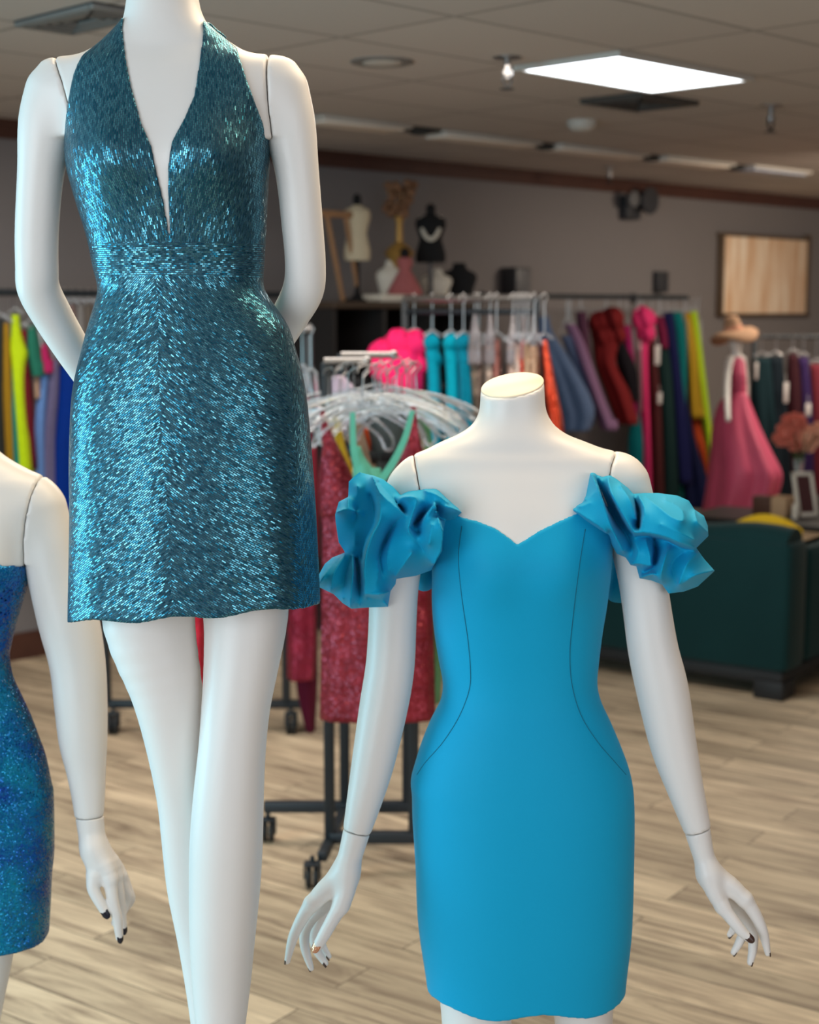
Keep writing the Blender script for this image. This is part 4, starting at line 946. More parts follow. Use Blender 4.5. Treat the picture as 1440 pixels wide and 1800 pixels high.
W('pale denim blue gown nearest the left end of its rail', [(557, 938, 965), (585, 940, 972), (620, 950, 995), (665, 965, 1020), (705, 975, 1040), (730, 984, 1044), (757, 986, 1036)], (.13, .20, .36), seed=1, folds=6)
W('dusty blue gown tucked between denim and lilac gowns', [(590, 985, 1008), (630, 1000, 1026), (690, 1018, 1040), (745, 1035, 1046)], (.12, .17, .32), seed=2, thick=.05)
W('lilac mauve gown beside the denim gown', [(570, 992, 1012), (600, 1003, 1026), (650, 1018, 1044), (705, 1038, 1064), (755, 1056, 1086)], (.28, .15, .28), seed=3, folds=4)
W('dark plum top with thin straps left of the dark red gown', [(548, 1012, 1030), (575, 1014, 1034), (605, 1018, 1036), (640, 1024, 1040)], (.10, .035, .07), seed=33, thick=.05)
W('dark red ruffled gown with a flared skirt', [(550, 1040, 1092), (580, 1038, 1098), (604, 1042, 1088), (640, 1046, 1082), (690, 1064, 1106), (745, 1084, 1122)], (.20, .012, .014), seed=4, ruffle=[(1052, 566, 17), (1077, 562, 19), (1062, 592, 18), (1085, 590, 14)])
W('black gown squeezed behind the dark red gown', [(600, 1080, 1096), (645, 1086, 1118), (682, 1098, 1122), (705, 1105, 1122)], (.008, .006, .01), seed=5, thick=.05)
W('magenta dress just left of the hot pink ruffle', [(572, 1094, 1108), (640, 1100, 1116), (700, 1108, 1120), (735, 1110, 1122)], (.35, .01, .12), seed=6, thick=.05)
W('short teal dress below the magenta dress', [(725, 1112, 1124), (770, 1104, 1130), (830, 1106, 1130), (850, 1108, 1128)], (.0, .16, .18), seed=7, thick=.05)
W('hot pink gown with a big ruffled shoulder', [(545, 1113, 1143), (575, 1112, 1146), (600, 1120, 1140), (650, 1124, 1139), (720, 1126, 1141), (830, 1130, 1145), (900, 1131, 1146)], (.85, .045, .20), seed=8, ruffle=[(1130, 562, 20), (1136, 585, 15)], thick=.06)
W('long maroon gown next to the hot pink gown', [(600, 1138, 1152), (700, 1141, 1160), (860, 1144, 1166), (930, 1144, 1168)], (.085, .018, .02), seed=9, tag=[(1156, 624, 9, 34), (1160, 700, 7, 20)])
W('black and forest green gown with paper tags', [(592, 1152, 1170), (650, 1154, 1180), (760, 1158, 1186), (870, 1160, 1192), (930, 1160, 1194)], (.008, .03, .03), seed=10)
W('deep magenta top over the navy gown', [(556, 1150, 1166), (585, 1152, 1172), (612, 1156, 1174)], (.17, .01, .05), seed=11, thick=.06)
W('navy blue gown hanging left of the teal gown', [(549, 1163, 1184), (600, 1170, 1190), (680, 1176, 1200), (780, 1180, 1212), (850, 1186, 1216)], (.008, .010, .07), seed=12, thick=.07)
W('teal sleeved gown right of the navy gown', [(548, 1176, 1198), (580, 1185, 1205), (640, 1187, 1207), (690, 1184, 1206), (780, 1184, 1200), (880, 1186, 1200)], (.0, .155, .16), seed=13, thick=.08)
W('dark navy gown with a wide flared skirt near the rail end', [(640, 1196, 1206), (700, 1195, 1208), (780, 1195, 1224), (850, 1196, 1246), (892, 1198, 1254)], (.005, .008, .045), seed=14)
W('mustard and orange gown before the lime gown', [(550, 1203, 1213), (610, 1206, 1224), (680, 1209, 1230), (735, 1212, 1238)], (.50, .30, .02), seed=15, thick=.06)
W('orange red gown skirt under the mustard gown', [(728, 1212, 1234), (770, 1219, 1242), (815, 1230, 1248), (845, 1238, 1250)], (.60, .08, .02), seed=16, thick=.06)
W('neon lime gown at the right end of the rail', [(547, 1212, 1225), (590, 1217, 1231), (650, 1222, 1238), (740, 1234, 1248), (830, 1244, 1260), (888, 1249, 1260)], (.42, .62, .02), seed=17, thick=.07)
# left rail
GLN = 'dresses hanging on the left wall rail'
def WL(label, rows, col, kind='crepe', **k):
    xm = (rows[0][1]+rows[0][2])/2; k.setdefault('thick', .08)
    return garment(label, 'dress', GLN, rows, dwall(xm), col, kind, hz=ZRL, **k)
WL('dark charcoal dress at the left picture edge', [(560, -12, 6), (700, -14, 8), (820, -14, 12)], (.03, .035, .035), seed=20)
WL('mustard yellow dress left of the lime dress', [(568, 4, 15), (640, 5, 19), (720, 9, 24), (825, 14, 28)], (.36, .20, .015), seed=21, thick=.05)
WL('bright teal dress between mustard and lime dresses', [(630, 19, 27), (690, 21, 32), (760, 24, 36), (832, 28, 42)], (.0, .21, .18), seed=22, thick=.05)
WL('neon lime halter dress beside the mustard dress', [(553, 21, 33), (585, 20, 37), (610, 17, 45), (622, 18, 48), (650, 23, 45), (700, 28, 47), (770, 33, 54), (830, 36, 60)], (.50, .68, .01), seed=23, thick=.06)
WL('dark crimson dress right of the lime dress', [(580, 37, 47), (640, 42, 51), (720, 48, 57), (825, 52, 63)], (.17, .01, .02), seed=24, thick=.06)
WL('short forest green dress beside the crimson dress', [(572, 48, 62), (610, 49, 70), (645, 55, 77), (660, 58, 79)], (.02, .16, .11), seed=25, thick=.06)
WL('beige dress peeking out under the green dress', [(655, 60, 70), (680, 62, 71), (700, 64, 72)], (.42, .28, .2), seed=26, thick=.04)
WL('magenta dress almost hidden beside the tall mannequin arm', [(605, 70, 82), (630, 73, 88), (655, 76, 94)], (.45, .02, .12), seed=27, thick=.05)
WL('light blue dress between crimson and grey violet dresses', [(636, 74, 88), (680, 68, 84), (750, 63, 82), (845, 62, 84), (880, 62, 86)], (.13, .26, .58), seed=28, thick=.06)
WL('greyish violet dress between light blue and royal blue', [(632, 86, 104), (690, 84, 104), (770, 79, 100), (880, 80, 102)], (.13, .115, .22), seed=29, thick=.07)
WL('deep royal blue dress right before the beaded dress', [(625, 102, 132), (690, 100, 138), (780, 94, 138), (890, 92, 140), (960, 92, 142)], (.0, .025, .22), seed=30, thick=.09)
for i, (x, w_) in enumerate([(112, 9), (126, 10), (141, 10), (155, 9), (168, 8)]):
    WL(['pale grey top hanging in the gap inside the mannequin elbow, first of five', 'rosy grey top second from left inside the mannequin elbow gap', 'silver grey top midway inside the mannequin elbow gap', 'taupe top fourth from left inside the mannequin elbow gap', 'dusty top closest to the beaded waist in the elbow gap'][i],
       [(535, x-w_*.6, x+w_*.6), (570, x-w_, x+w_), (640, x-w_, x+w_)], [(.16, .14, .13), (.17, .12, .115), (.19, .18, .175), (.13, .11, .095), (.15, .12, .11)][i], seed=40+i, thick=.05)

# ================================================================== CABINET WITH DISPLAY PIECES
M_CAB = plain('black_stained_wood', (.018, .016, .016), .55); M_CABTOP = plain('dark_walnut_top', (.06, .038, .024), .5)
DK = 8.0; ua = uvr(at(588, 530, DK))[0]
cl = at(588, 530, DK); zt = cl[2]; u_l, v_l = uvr(cl); u_r = u_l+1.05
# cabinet stands parallel to the wall
def cabpt(x, y, v=None):
    """image point -> on the vertical plane through the cabinet front"""
    r = ray(x, y); v = v_l if v is None else v; cc = WALLC-v*math.sqrt(2); t_ = cc/(r[1]-r[0]); return np.array([r[0]*t_, r[1]*t_, EYE+r[2]*t_])
u_r = uvr(cabpt(838, 600))[0]
t = empty('display_cabinet', rm((u_l+u_r)/2, v_l-.2, 0), 'black open cabinet against the rear wall under the display pieces', 'cabinet')
mb = MB(); room_rect(mb, u_l-.02, u_r+.02, v_l-.42, v_l+.02, zt-.035, zt, .005); mb.build('cabinet_top', M_CABTOP, t)
nb = 3
mb = MB()
for i in range(nb+1):
    u = u_l+(u_r-u_l)*i/nb; room_rect(mb, u-.014, u+.014, v_l-.40, v_l, .0, zt-.036)
room_rect(mb, u_l, u_r, v_l-.42, v_l-.40, 0, zt-.036); mb.build('cabinet_body', M_CAB, t, smooth=False)
for z_ in (.08, .48, .88, 1.28):
    mb = MB(); room_rect(mb, u_l+.015, u_r-.015, v_l-.40, v_l-.005, z_-.012, z_+.012); mb.build('shelf', M_CAB, t, smooth=False)
M_CREAM = plain('cream_linen', (.62, .52, .36), .8); M_WHITE = plain('ivory_leatherette', (.72, .66, .56), .55); M_BLACKV = plain('black_velvet', (.008, .008, .009), .9)
M_WOOD = plain('light_wood', (.36, .19, .09), .6, noise=.2); M_GOLD = plain('old_gold', (.48, .27, .07), .4, metal=.3); M_ROSE = plain('dusty_rose_cloth', (.42, .12, .12), .8)
M_DRY = plain('dried_flowers', (.23, .115, .06), .9, noise=.4, nscale=60)
# things in the shelf
for i, (x, y, w_, h_, mt, lb) in enumerate([(615, 598, 26, 16, M_MIDPL, 'grey folded box on the cabinet shelf, at left'), (643, 596, 20, 20, M_DARKPL, 'dark grey box beside the folded box on the cabinet shelf'), (672, 600, 12, 12, M_WOOD, 'small orange brown trinket box on the cabinet shelf')]):
    c = cabpt(x, y, v_l-.2); s_ = c[1]/FPX; mb = MB(); mb.box((c[0], c[1], 1.292+h_*s_/2), (w_*s_*1.2, .16, h_*s_), ROOM, .006); props(mb.build('storage_box', mt), lb, 'box')
VT = v_l-.2
def ct(x, y): return cabpt(x, y, VT)
def s_at(x): return ct(x, 500)[1]/FPX
# wooden easel
b1, b2 = ct(574, 376), ct(607, 377); f1, f2 = ct(603, 524), ct(583, 524); f1[2] = f2[2] = zt+.006
t = empty('wooden_easel', (f1[0], f1[1], zt), 'thin wooden easel leaning at the left end of the cabinet top', 'easel')
MB().box((b1+b2)/2, (np.linalg.norm(b2-b1)+.1, .03, .035), ROOM, .004).build('crossbar', M_WOOD, t)
mb = MB(); mb.tube([b1+Z*0, f1], .014, 8); mb.build('easel_leg', M_WOOD, t); mb = MB(); mb.tube([b2-Z*.0, f1-V*.0+U*.12], .012, 8); mb.build('easel_leg', M_WOOD, t)
# dress forms: shaped torso on a stand
def dressform(x, ytop, ybot, w_, label, mat, capm, base_m, bottom=.46, necklace=False):
    s_ = s_at(x); h_ = (ybot-ytop)*s_; c = ct(x, ybot); c[2] = zt+.0; z1 = zt+(524-ybot)*s_*bottom*0
    zb = ct(x, ybot)[2]; W_ = w_/2*s_
    t = empty('dress_form', (c[0], c[1], zt), label, 'dress form')
    prof = [(.80, 0), (.86, .08), (.84, .2), (.70, .38), (.62, .48), (.74, .62), (.86, .74), (.88, .82), (.78, .90), (.40, .955), (.26, .98), (.24, 1.0)]
    mb = MB(); mb.lathe((c[0], c[1], zb), [(a*W_/.88, b*h_) for a, b in prof], 28, 1, .62); mb.build('form_torso', mat, t)
    mb = MB(); mb.lathe((c[0], c[1], zb+h_), [(W_*.30, -.004), (W_*.30, .022), (W_*.34, .032), (W_*.2, .05), (W_*.05, .056)], 18); mb.build('neck_finial', capm, t)
    mb = MB(); mb.tube([(c[0], c[1], zt+.02), (c[0], c[1], zb+.01)], .014, 10); mb.lathe((c[0], c[1], zt+.001), [(.085, 0), (.085, .012), (.03, .022), (.016, .05)], 24); mb.build('stand', base_m, t)
    if necklace:
        mb = MB(); n = 22
        for k in range(n+1):
            a = math.pi*(k/n-.5); r_ = W_*.62; p = np.array([c[0], c[1], zb+h_*.90])+U*0; p = p+np.array([math.sin(a)*r_, -.62*W_*math.cos(a)*.95-.006, -.09*math.cos(a)*1.3]); mb.ball(p, .013, 8, 6)
        mb.build('necklace', M_WHITE, t)
    return t
dressform(628, 362, 458, 47, 'cream linen dress form with black neck cap on the cabinet', M_CREAM, M_BLACKV, M_BLACKV)
dressform(757, 378, 462, 54, 'black velvet dress form wearing a pale necklace on the cabinet', M_BLACKV, M_BLACKV, M_MIDPL, necklace=True)
# floral topiary
c = ct(702, 445); s_ = s_at(702); t = empty('dried_flower_arrangement', (c[0], c[1], zt), 'dried brown flowers in a slim golden vase on the cabinet', 'flower arrangement')
mb = MB(); H0 = (524-440)*s_; mb.lathe((c[0], c[1], zt+.001), [(.07, 0), (.075, .02), (.03, .05), (.022, .12), (.05, H0*.8), (.085, H0), (.06, H0+.03), (.02, H0+.06), (.018, H0+.16), (.03, H0+.2)], 24); mb.build('vase', M_GOLD, t)
mb = MB(); rng = random.Random(3)
for k in range(60):
    a = rng.uniform(0, 6.28); q = rng.uniform(0, 1); r_ = .085*math.sqrt(rng.random()); p = np.array([c[0]+r_*math.cos(a), c[1]+r_*math.sin(a), zt+H0+.21+q*.17]); mb.ball(p, rng.uniform(.012, .026), 7, 5)
mb.build('flower_heads', M_DRY, t)
mb = MB()
for k in range(14):
    a = k*.45; mb.tube([(c[0], c[1], zt+H0+.17), (c[0]+.03*math.cos(a), c[1]+.03*math.sin(a), zt+H0+.25), (c[0]+.07*math.cos(a), c[1]+.07*math.sin(a), zt+H0+.34)], .003, 5)
mb.build('stems', M_WOOD, t)
# necklace busts (ivory, ivory, black) : neck plate shapes leaning back
def bust(x, ytop, ybot, w_, label, mat, lean=.12):
    s_ = s_at(x); c = ct(x, ybot); h_ = (ybot-ytop)*s_; W_ = w_*s_/2; t_ = empty('necklace_bust', (c[0], c[1], zt), label, 'jewellery bust')
    prof = [(.55, 0), (.70, .08), (.80, .3), (.98, .55), (1.0, .64), (.86, .74), (.48, .82), (.36, .92), (.34, 1.0)]
    v = []; f = []; n = 26
    for (a, b) in prof:
        for k in range(n):
            th = 2*math.pi*k/n; sy = .40 if math.sin(th) < 0 else .22
            v.append((c[0]+W_*a*math.cos(th), c[1]+W_*a*sy*math.sin(th)+lean*b*h_, zt+.012+b*h_))
    for i in range(len(prof)-1):
        for k in range(n): f.append((i*n+k, i*n+(k+1) % n, (i+1)*n+(k+1) % n, (i+1)*n+k))
    f.append(tuple(range(n))[::-1]); f.append(tuple((len(prof)-1)*n+k for k in range(n)))
    mb = MB(); mb.add(v, f); mb.build('bust_form', mat, t_); mb = MB(); mb.lathe((c[0], c[1], zt+.001), [(W_*.7, 0), (W_*.7, .012)], 22, 1, .5); mb.build('bust_base', mat, t_); return t_
bust(688, 444, 512, 54, 'ivory necklace bust left of the rose coloured doll on the cabinet', M_WHITE)
bust(767, 466, 520, 56, 'ivory necklace bust below the black dress form', M_WHITE, .2)
bust(808, 447, 512, 62, 'black necklace bust at the right end of the cabinet', M_BLACKV, .25)
c = ct(712, 520)-V*0; s_ = s_at(712); t = empty('dressed_figurine', (c[0]-.0, c[1]-.12, zt), 'small rose dressed figurine between the ivory busts', 'figurine')
MB().lathe((c[0], c[1]-.12, zt+.002), [(.10, 0), (.095, .06), (.05, .14), (.03, .17), (.045, .21), (.04, .235), (.014, .245)], 22, 1, .7).build('figurine_dress', M_ROSE, t); MB().ball((c[0], c[1]-.12, zt+.265), .027, 14, 9, sz=1.15).build('figurine_head', M_BLACKV, t)
for (x0, x1, y0, lb, mt) in [(626, 690, 502, 'low slatted cream box on the cabinet top', M_WHITE), (716, 778, 504, 'long white tray on the cabinet top under the rose figurine', M_WHITE), (790, 835, 507, 'small cream tray below the black bust', M_CREAM)]:
    a, b = ct(x0, 522), ct(x1, 522); c = (a+b)/2+V*.12; L_ = np.linalg.norm(b-a); h_ = (524-y0)*s_at(x0)*.55
    mb = MB()
    mb.box(c+Z*(zt+.008-c[2]), (L_, .14, .014), ROOM, .003)
    for k in (-1, 1): mb.box(c+V*k*.066+Z*(zt+h_/2+.001-c[2]), (L_, .01, h_), ROOM, .003); mb.box(c+U*k*(L_/2-.005)+Z*(zt+h_/2+.001-c[2]), (.01, .14, h_), ROOM, .003)
    props(mb.build('display_tray', mt), lb, 'tray')

# ================================================================== SOFA AND THINGS BY IT
M_VELVET = plain('dark_green_velvet', (.003, .030, .032), .8, spec=.2, noise=.15, nscale=4, sheen=.08)
A_ = atz(1380, 1238, .0); DS = (at(1060, 1185, 1)-at(0, 0, 1))*0
dirb = atz(1060, 1187, 0)-A_; dirb[2] = 0; dirb /= np.linalg.norm(dirb); dirr = np.array([dirb[1], -dirb[0], 0]); dirr = dirr if dirr[0] > 0 else -dirr
FR = np.array([dirb, dirr, Z]); LS, DSF, HS = 1.75, .95, .715
t = empty('sofa', A_+dirb*LS/2+dirr*DSF/2, 'dark green velvet sofa seen from its back', 'sofa')
def sb(name, b0, b1, r0, r1, z0, z1, bev, mat=M_VELVET):
    mb = MB(); mb.box(A_+dirb*(b0+b1)/2+dirr*(r0+r1)/2+Z*(z0+z1)/2, (b1-b0, r1-r0, z1-z0), FR, bev); return mb.build(name, mat, t)
sb('sofa_back', 0.0, LS, 0.0, .22, .13, HS-.012, .03)
mb = MB(); mb.tube([A_+dirb*(.03+ (LS-.06)*k/20)+dirr*.11+Z*(HS-.055+.012*math.sin(k*.9)) for k in range(21)], .10, 14); mb.build('back_roll', M_VELVET, t)
sb('sofa_arm', 0.0, .13, .221, DSF, .13, HS-.05, .045); sb('sofa_arm', LS-.13, LS, .221, DSF, .13, HS-.05, .045)
sb('seat_cushion', .14, LS/2-.003, .23, DSF-.01, .13, .43, .04); sb('seat_cushion', LS/2+.003, LS-.14, .23, DSF-.01, .13, .43, .04)
M_PLINTH = plain('black_sofa_base', (.012, .012, .013), .6)
sb('sofa_base', .03, LS-.03, .03, DSF-.03, .07, .128, .004, M_PLINTH)
for b_ in (.09, LS-.09):
    for r_ in (.09, DSF-.09): sb('leg', b_-.07, b_+.07, r_-.07, r_+.07, .001, .085, .008, M_PLINTH)
# yellow cushion leaning inside the sofa back
M_YELLOW = plain('yellow_cushion_cloth', (.80, .50, .01), .8)
c = at(1350, 922, 7.05); n = 24; v = []; f = []
for i in range(n+1):
    for j in range(n+1):
        a, b = i/n*2-1, j/n*2-1; v.append((a, b, 1))
mb = MB()
def pillow(c, ax, w_, h_, th, mat, name, label, cat_):
    v = []; f = []; n = 16
    for s_ in (1, -1):
        for i in range(n+1):
            for j in range(n+1):
                a, b = i/n*2-1, j/n*2-1; q = (1-a**4)*(1-b**4); k = 1-.08*(1-abs(a)**3)*abs(b)**3-.0; v.append(np.asarray(c)+ax[0]*a*w_/2*(1-.07*(1-b*b)*0-.06*b*b*(1-a*a)*0)+ax[1]*(b-(.34*a*a if b > 0 else 0)*b)*h_/2+ax[2]*s_*th/2*math.sqrt(max(q, 0)))
    m = (n+1)**2
    for s_ in (0, 1):
        for i in range(n):
            for j in range(n):
                a = s_*m+i*(n+1)+j; q = (a, a+n+1, a+n+2, a+1); f.append(q if s_ == 0 else q[::-1])
    o = mkmesh(name, v, f, mat, None, loc=tuple(np.mean(v, 0)*[1, 1, 0]+[0, 0, min(p[2] for p in v)])); return props(o, label, cat_)
# the cushion lies on a side table behind the sofa
TBZ = .645
tb = at(1390, 905, 7.65)
TC = A_+dirr*1.24+dirb*.5; TC[2] = 0
t = empty('side_table', TC, 'dark side table beyond the green sofa carrying flowers and frames', 'table')
mb = MB(); mb.box(TC+Z*(TBZ-.015), (.48, 1.0, .03), FR[[1, 0, 2]], .004); mb.build('tabletop', M_CAB, t)
for a in (-1, 1):
    for b in (-1, 1): mb = MB(); mb.box(TC+dirr*a*.21+dirb*b*.46+Z*((TBZ-.032)/2), (.04, .04, TBZ-.032), FR, .003); mb.build('leg', M_CAB, t)
pc = at(1350, 917, 7.3); pc[2] = TBZ+.05
PC_ = at(1350, 900, 6.96); pillow((PC_[0], PC_[1], .605), np.array([dirb, Z, dirr]), .34, .34, .12, M_YELLOW, 'cushion', 'bright yellow cushion showing above the sofa back', 'cushion')
def tbl(x, d): return np.array([at(x, 900, d)[0], d, TBZ])
M_KRAFT = plain('kraft_cardboard', (.50, .33, .19), .8)
c = tbl(1373, 7.86); mb = MB(); mb.box(c+Z*.052, (.125, .10, .10), FR[[1, 0, 2]], .004); props(mb.build('gift_box', M_KRAFT), 'light kraft box standing behind the yellow cushion', 'box')
c = tbl(1343, 7.88); mb = MB(); mb.box(c+Z*.052, (.075, .10, .10), FR[[1, 0, 2]], .004); props(mb.build('gift_box', plain('brown_box', (.09, .04, .025), .7)), 'dark brown box left of the kraft box', 'box')
c = at(1415, 870, 7.82); fr = np.array([U*.95+Z*.0, V, Z]); lean = -.14
t = empty('photo_frame', (c[0], c[1], TBZ), 'white open photo frame leaning on the side table below the flowers', 'picture frame')
w_, h_ = .115, .23; X_ = np.array([.98, .2, 0]); Yv = np.array([-.14, .12, .98]); Nn = np.cross(X_, Yv); F3 = np.array([X_/np.linalg.norm(X_), Nn/np.linalg.norm(Nn), Yv/np.linalg.norm(Yv)]); cc = np.array([c[0], c[1], TBZ+h_/2+.004])
mb = MB()
for a in (-1, 1): mb.box(cc+F3[0]*a*(w_/2-.01), (.02, .018, h_), F3, .003); mb.box(cc+F3[2]*a*(h_/2-.01), (w_, .018, .02), F3, .003)
mb.build('frame_border', M_WHITE, t); mb = MB(); mb.box(cc+F3[1]*.003, (w_-.03, .005, h_-.03), F3); mb.build('picture', plain('dark_red_picture', (.07, .02, .02), .6), t)
# bouquet
c = tbl(1402, 8.0); t = empty('flower_bouquet', c, 'peach and salmon flower bouquet in a glass vase near the right edge', 'flowers')
mb = MB(); mb.lathe(c+Z*.002, [(.035, 0), (.04, .01), (.028, .08), (.02, .2), (.03, .28)], 20); mb.build('vase', plain('clear_vase_glass', (.6, .65, .62), .1, trans=.7), t)
mb = MB()
for k in range(9): a = k*.7; mb.tube([c+Z*.03, c+Z*.25, c+np.array([.09*math.cos(a), .07*math.sin(a), .42])], .003, 5)
mb.build('stems', plain('leaf_green_stem', (.04, .09, .03), .7), t)
def rose(c, r, mat, parent, seed):
    rng = random.Random(seed); mb = MB()
    for ring in range(4):
        m = (3, 5, 6, 8)[ring]; rr = r*(.22+.24*ring)
        for k in range(m):
            a = 2*math.pi*k/m+ring*.6+rng.uniform(-.2, .2); v = []; f = []; n = 6
            for i in range(n+1):
                for j in range(n+1):
                    s_, q = i/n*2-1, j/n; th = a+s_*1.9/m*1.6; ro = rr*(.55+.5*q-.1*s_*s_)*(1+.05*math.sin(7*s_+k)); z_ = r*(.55*q*(1.15-.22*ring)-.1*s_*s_*q+.12*(3-ring)*q)
                    v.append(c+np.array([ro*math.cos(th), -z_*.6+ro*math.sin(th)*.3+.0, ro*math.sin(th)*.9+z_*.25]))
            for i in range(n):
                for j in range(n): f.append((i*(n+1)+j, i*(n+1)+j+1, (i+1)*(n+1)+j+1, (i+1)*(n+1)+j))
            mb.add(v, f)
    mb.ball(c+np.array([0, .01, 0]), r*.62, 12, 8); return mb.build('flower', mat, parent, angle=None)
M_SAL = plain('salmon_petals', (.62, .17, .12), .7, noise=.3, nscale=30); M_PEACH = plain('peach_petals', (.72, .36, .24), .7, noise=.25, nscale=30)
for k, (x, y, r, mt) in enumerate([(1383, 762, 20, M_SAL), (1372, 772, 14, M_SAL), (1400, 742, 17, M_SAL), (1396, 778, 16, M_SAL), (1424, 768, 20, M_PEACH), (1441, 760, 18, M_PEACH), (1420, 784, 13, M_PEACH), (1385, 740, 12, M_SAL)]):
    rose(at(x, y, 8.0), r*1.15/FPX*8.0, mt, t, k)
# tall thin lamp pole right of box etc.: small pale candle
c = tbl(1398, 7.76); mb = MB(); mb.lathe(c+Z*.001, [(.016, 0), (.016, .07), (.012, .075), (.003, .08)], 16); props(mb.build('candle', M_WHITE), 'small ivory candle between the kraft box and the photo frame', 'candle')

# ================================================================== PINK GOWN MANNEQUIN WITH HAT
DP = 8.9
t = empty('mannequin', (at(1290, 900, DP)[0], DP, 0), 'distant child size white mannequin in the pink gown with a sun hat', 'mannequin')
def smallbody():
    P = lambda x, y, o, r: (*at(x, y, DP+o), r/FPX*DP)
    ch = [[P(1293, 593, 0, 13), P(1293, 604, 0, 11)], [P(1295, 612, 0, 7.5), P(1295, 628, 0, 8)], [P(1286, 632, 0, 7), P(1304, 632, 0, 7)], [P(1294, 640, 0, 12), P(1296, 665, 0, 10), P(1297, 688, 0, 9)], [P(1298, 700, 0, 13), P(1296, 730, 0, 15)],
          [P(1283, 633, -.03, 7.5), P(1279, 660, -.12, 6.5), P(1278, 695, -.22, 6), P(1280, 738, -.40, 5)], [P(1306, 634, .02, 6), P(1311, 665, .03, 5), P(1312, 700, .03, 4.5), P(1308, 735, 0, 3.5)],
          [P(1291, 730, 0, 12), P(1291, 900, 0, 9), P(1291, 1010, 0, 6), P(1291, 1045, 0, 5)], [P(1305, 730, 0, 12), P(1305, 900, 0, 9), P(1305, 1010, 0, 6), P(1305, 1045, 0, 5)]]
    A = [np.array(c) for c in ch]; lo, hi = box_of(*A, m=.04); lo[2] = max(lo[2], .0); g = Grid(lo, hi, .009); f = g.full()
    for a in A: f = smin(f, g.chain(a, 2, .05), .02)
    return g.mesh(f)
v, F = smallbody(); mkmesh('mannequin_body', v, F, M_SKIN, t)
M_PINK = plain('pink_taffeta', (.68, .095, .19), .55, noise=.15, nscale=8)
tg = empty('dress', (at(1300, 900, DP)[0], DP, .3), 'pink high low gown on the small distant mannequin with the sun hat', 'dress')
cloth_loft('bodice', [(628, 1284, 1304), (640, 1282, 1309), (665, 1284, 1309), (688, 1286, 1309), (696, 1283, 1311)], DP, M_PINK, tg, .10, folds=4, amp=.01, seed=3)
cloth_loft('skirt', [(690, 1284, 1310), (712, 1266, 1318), (750, 1256, 1332), (790, 1254, 1349), (825, 1252, 1364), (850, 1249, 1361), (872, 1246, 1351), (900, 1242, 1328), (930, 1240, 1312), (980, 1236, 1308)], DP, M_PINK, tg, .34, folds=7, amp=.10, seed=5, nring=80)
hc = at(1289, 580, DP); th_ = empty('sun_hat', hc, 'straw sun hat with pale ribbon on the distant pink mannequin', 'hat')
M_STRAW = plain('straw_weave', (.45, .26, .15), .8, noise=.25, nscale=50); s_ = DP/FPX
TL = np.array([[1, 0, .20], [0, 1, 0], [-.2, 0, 1]]); TL = TL/np.linalg.norm(TL, axis=1)[:, None]
v = []; f = []; n = 40
for (r, z_) in [(13*s_, .0), (26*s_, -.004), (36*s_, -.02), (42*s_, -.045), (41*s_, -.052), (35*s_, -.027), (25*s_, -.012), (13*s_, -.008)]:
    for k in range(n):
        a = 2*math.pi*k/n; zz = z_+(r/(42*s_))**3*.03*math.sin(2*a+.6); v.append(hc+TL[0]*r*math.cos(a)+TL[1]*r*math.sin(a)+TL[2]*zz)
for i in range(7):
    for k in range(n): f.append((i*n+k, i*n+(k+1) % n, (i+1)*n+(k+1) % n, (i+1)*n+k))
mkmesh('hat_brim', v, f, M_STRAW, th_)
MB().lathe(hc+Z*.0, [(15*s_, -.01), (15.5*s_, .01), (14*s_, .05), (10*s_, .075), (4*s_, .082)], 26, ax=TL).build('hat_crown', M_STRAW, th_)
MB().lathe(hc+Z*.004, [(15.8*s_, -.008), (16.2*s_, .0), (15.9*s_, .018), (14*s_, .02)], 26, ax=TL).build('hat_ribbon', M_PEACH, th_)

# ================================================================== FREE-STANDING RACKS
def caster(c, parent, r=.032):
    c = np.asarray(c, float); mb = MB()
    for k in (-.011, .011): mb.lathe((c[0]+k, c[1], r), [(.004, -.008), (r*.9, -.008), (r, -.004), (r, .004), (r*.9, .008), (.004, .008)], 22, ax=[[0, 1, 0], [0, 0, 1], [1, 0, 0]])
    w_ = mb.build('caster_wheel', M_RUBBER, parent)
    mb = MB(); mb.tube([(c[0], c[1], c[2]), (c[0], c[1], r*2+.012)], .008, 8); mb.box((c[0], c[1], r*2+.008), (.05, .034, .012), None, .003)
    for k in (-.024, .024): mb.box((c[0]+k, c[1], r*1.45), (.004, .026, r*1.3), None, .001)
    mb.build('caster_fork', M_BLACKMETAL, w_)
def bar(mb, a, b, w_=.03):
    a, b = np.asarray(a, float), np.asarray(b, float); t_ = (b-a)/np.linalg.norm(b-a); up = Z if abs(t_[2]) < .9 else np.array([0, 1., 0]); s_ = np.cross(t_, up); s_ /= np.linalg.norm(s_); mb.box((a+b)/2, (np.linalg.norm(b-a), w_, w_), np.array([t_, s_, np.cross(s_, t_)]), .003)
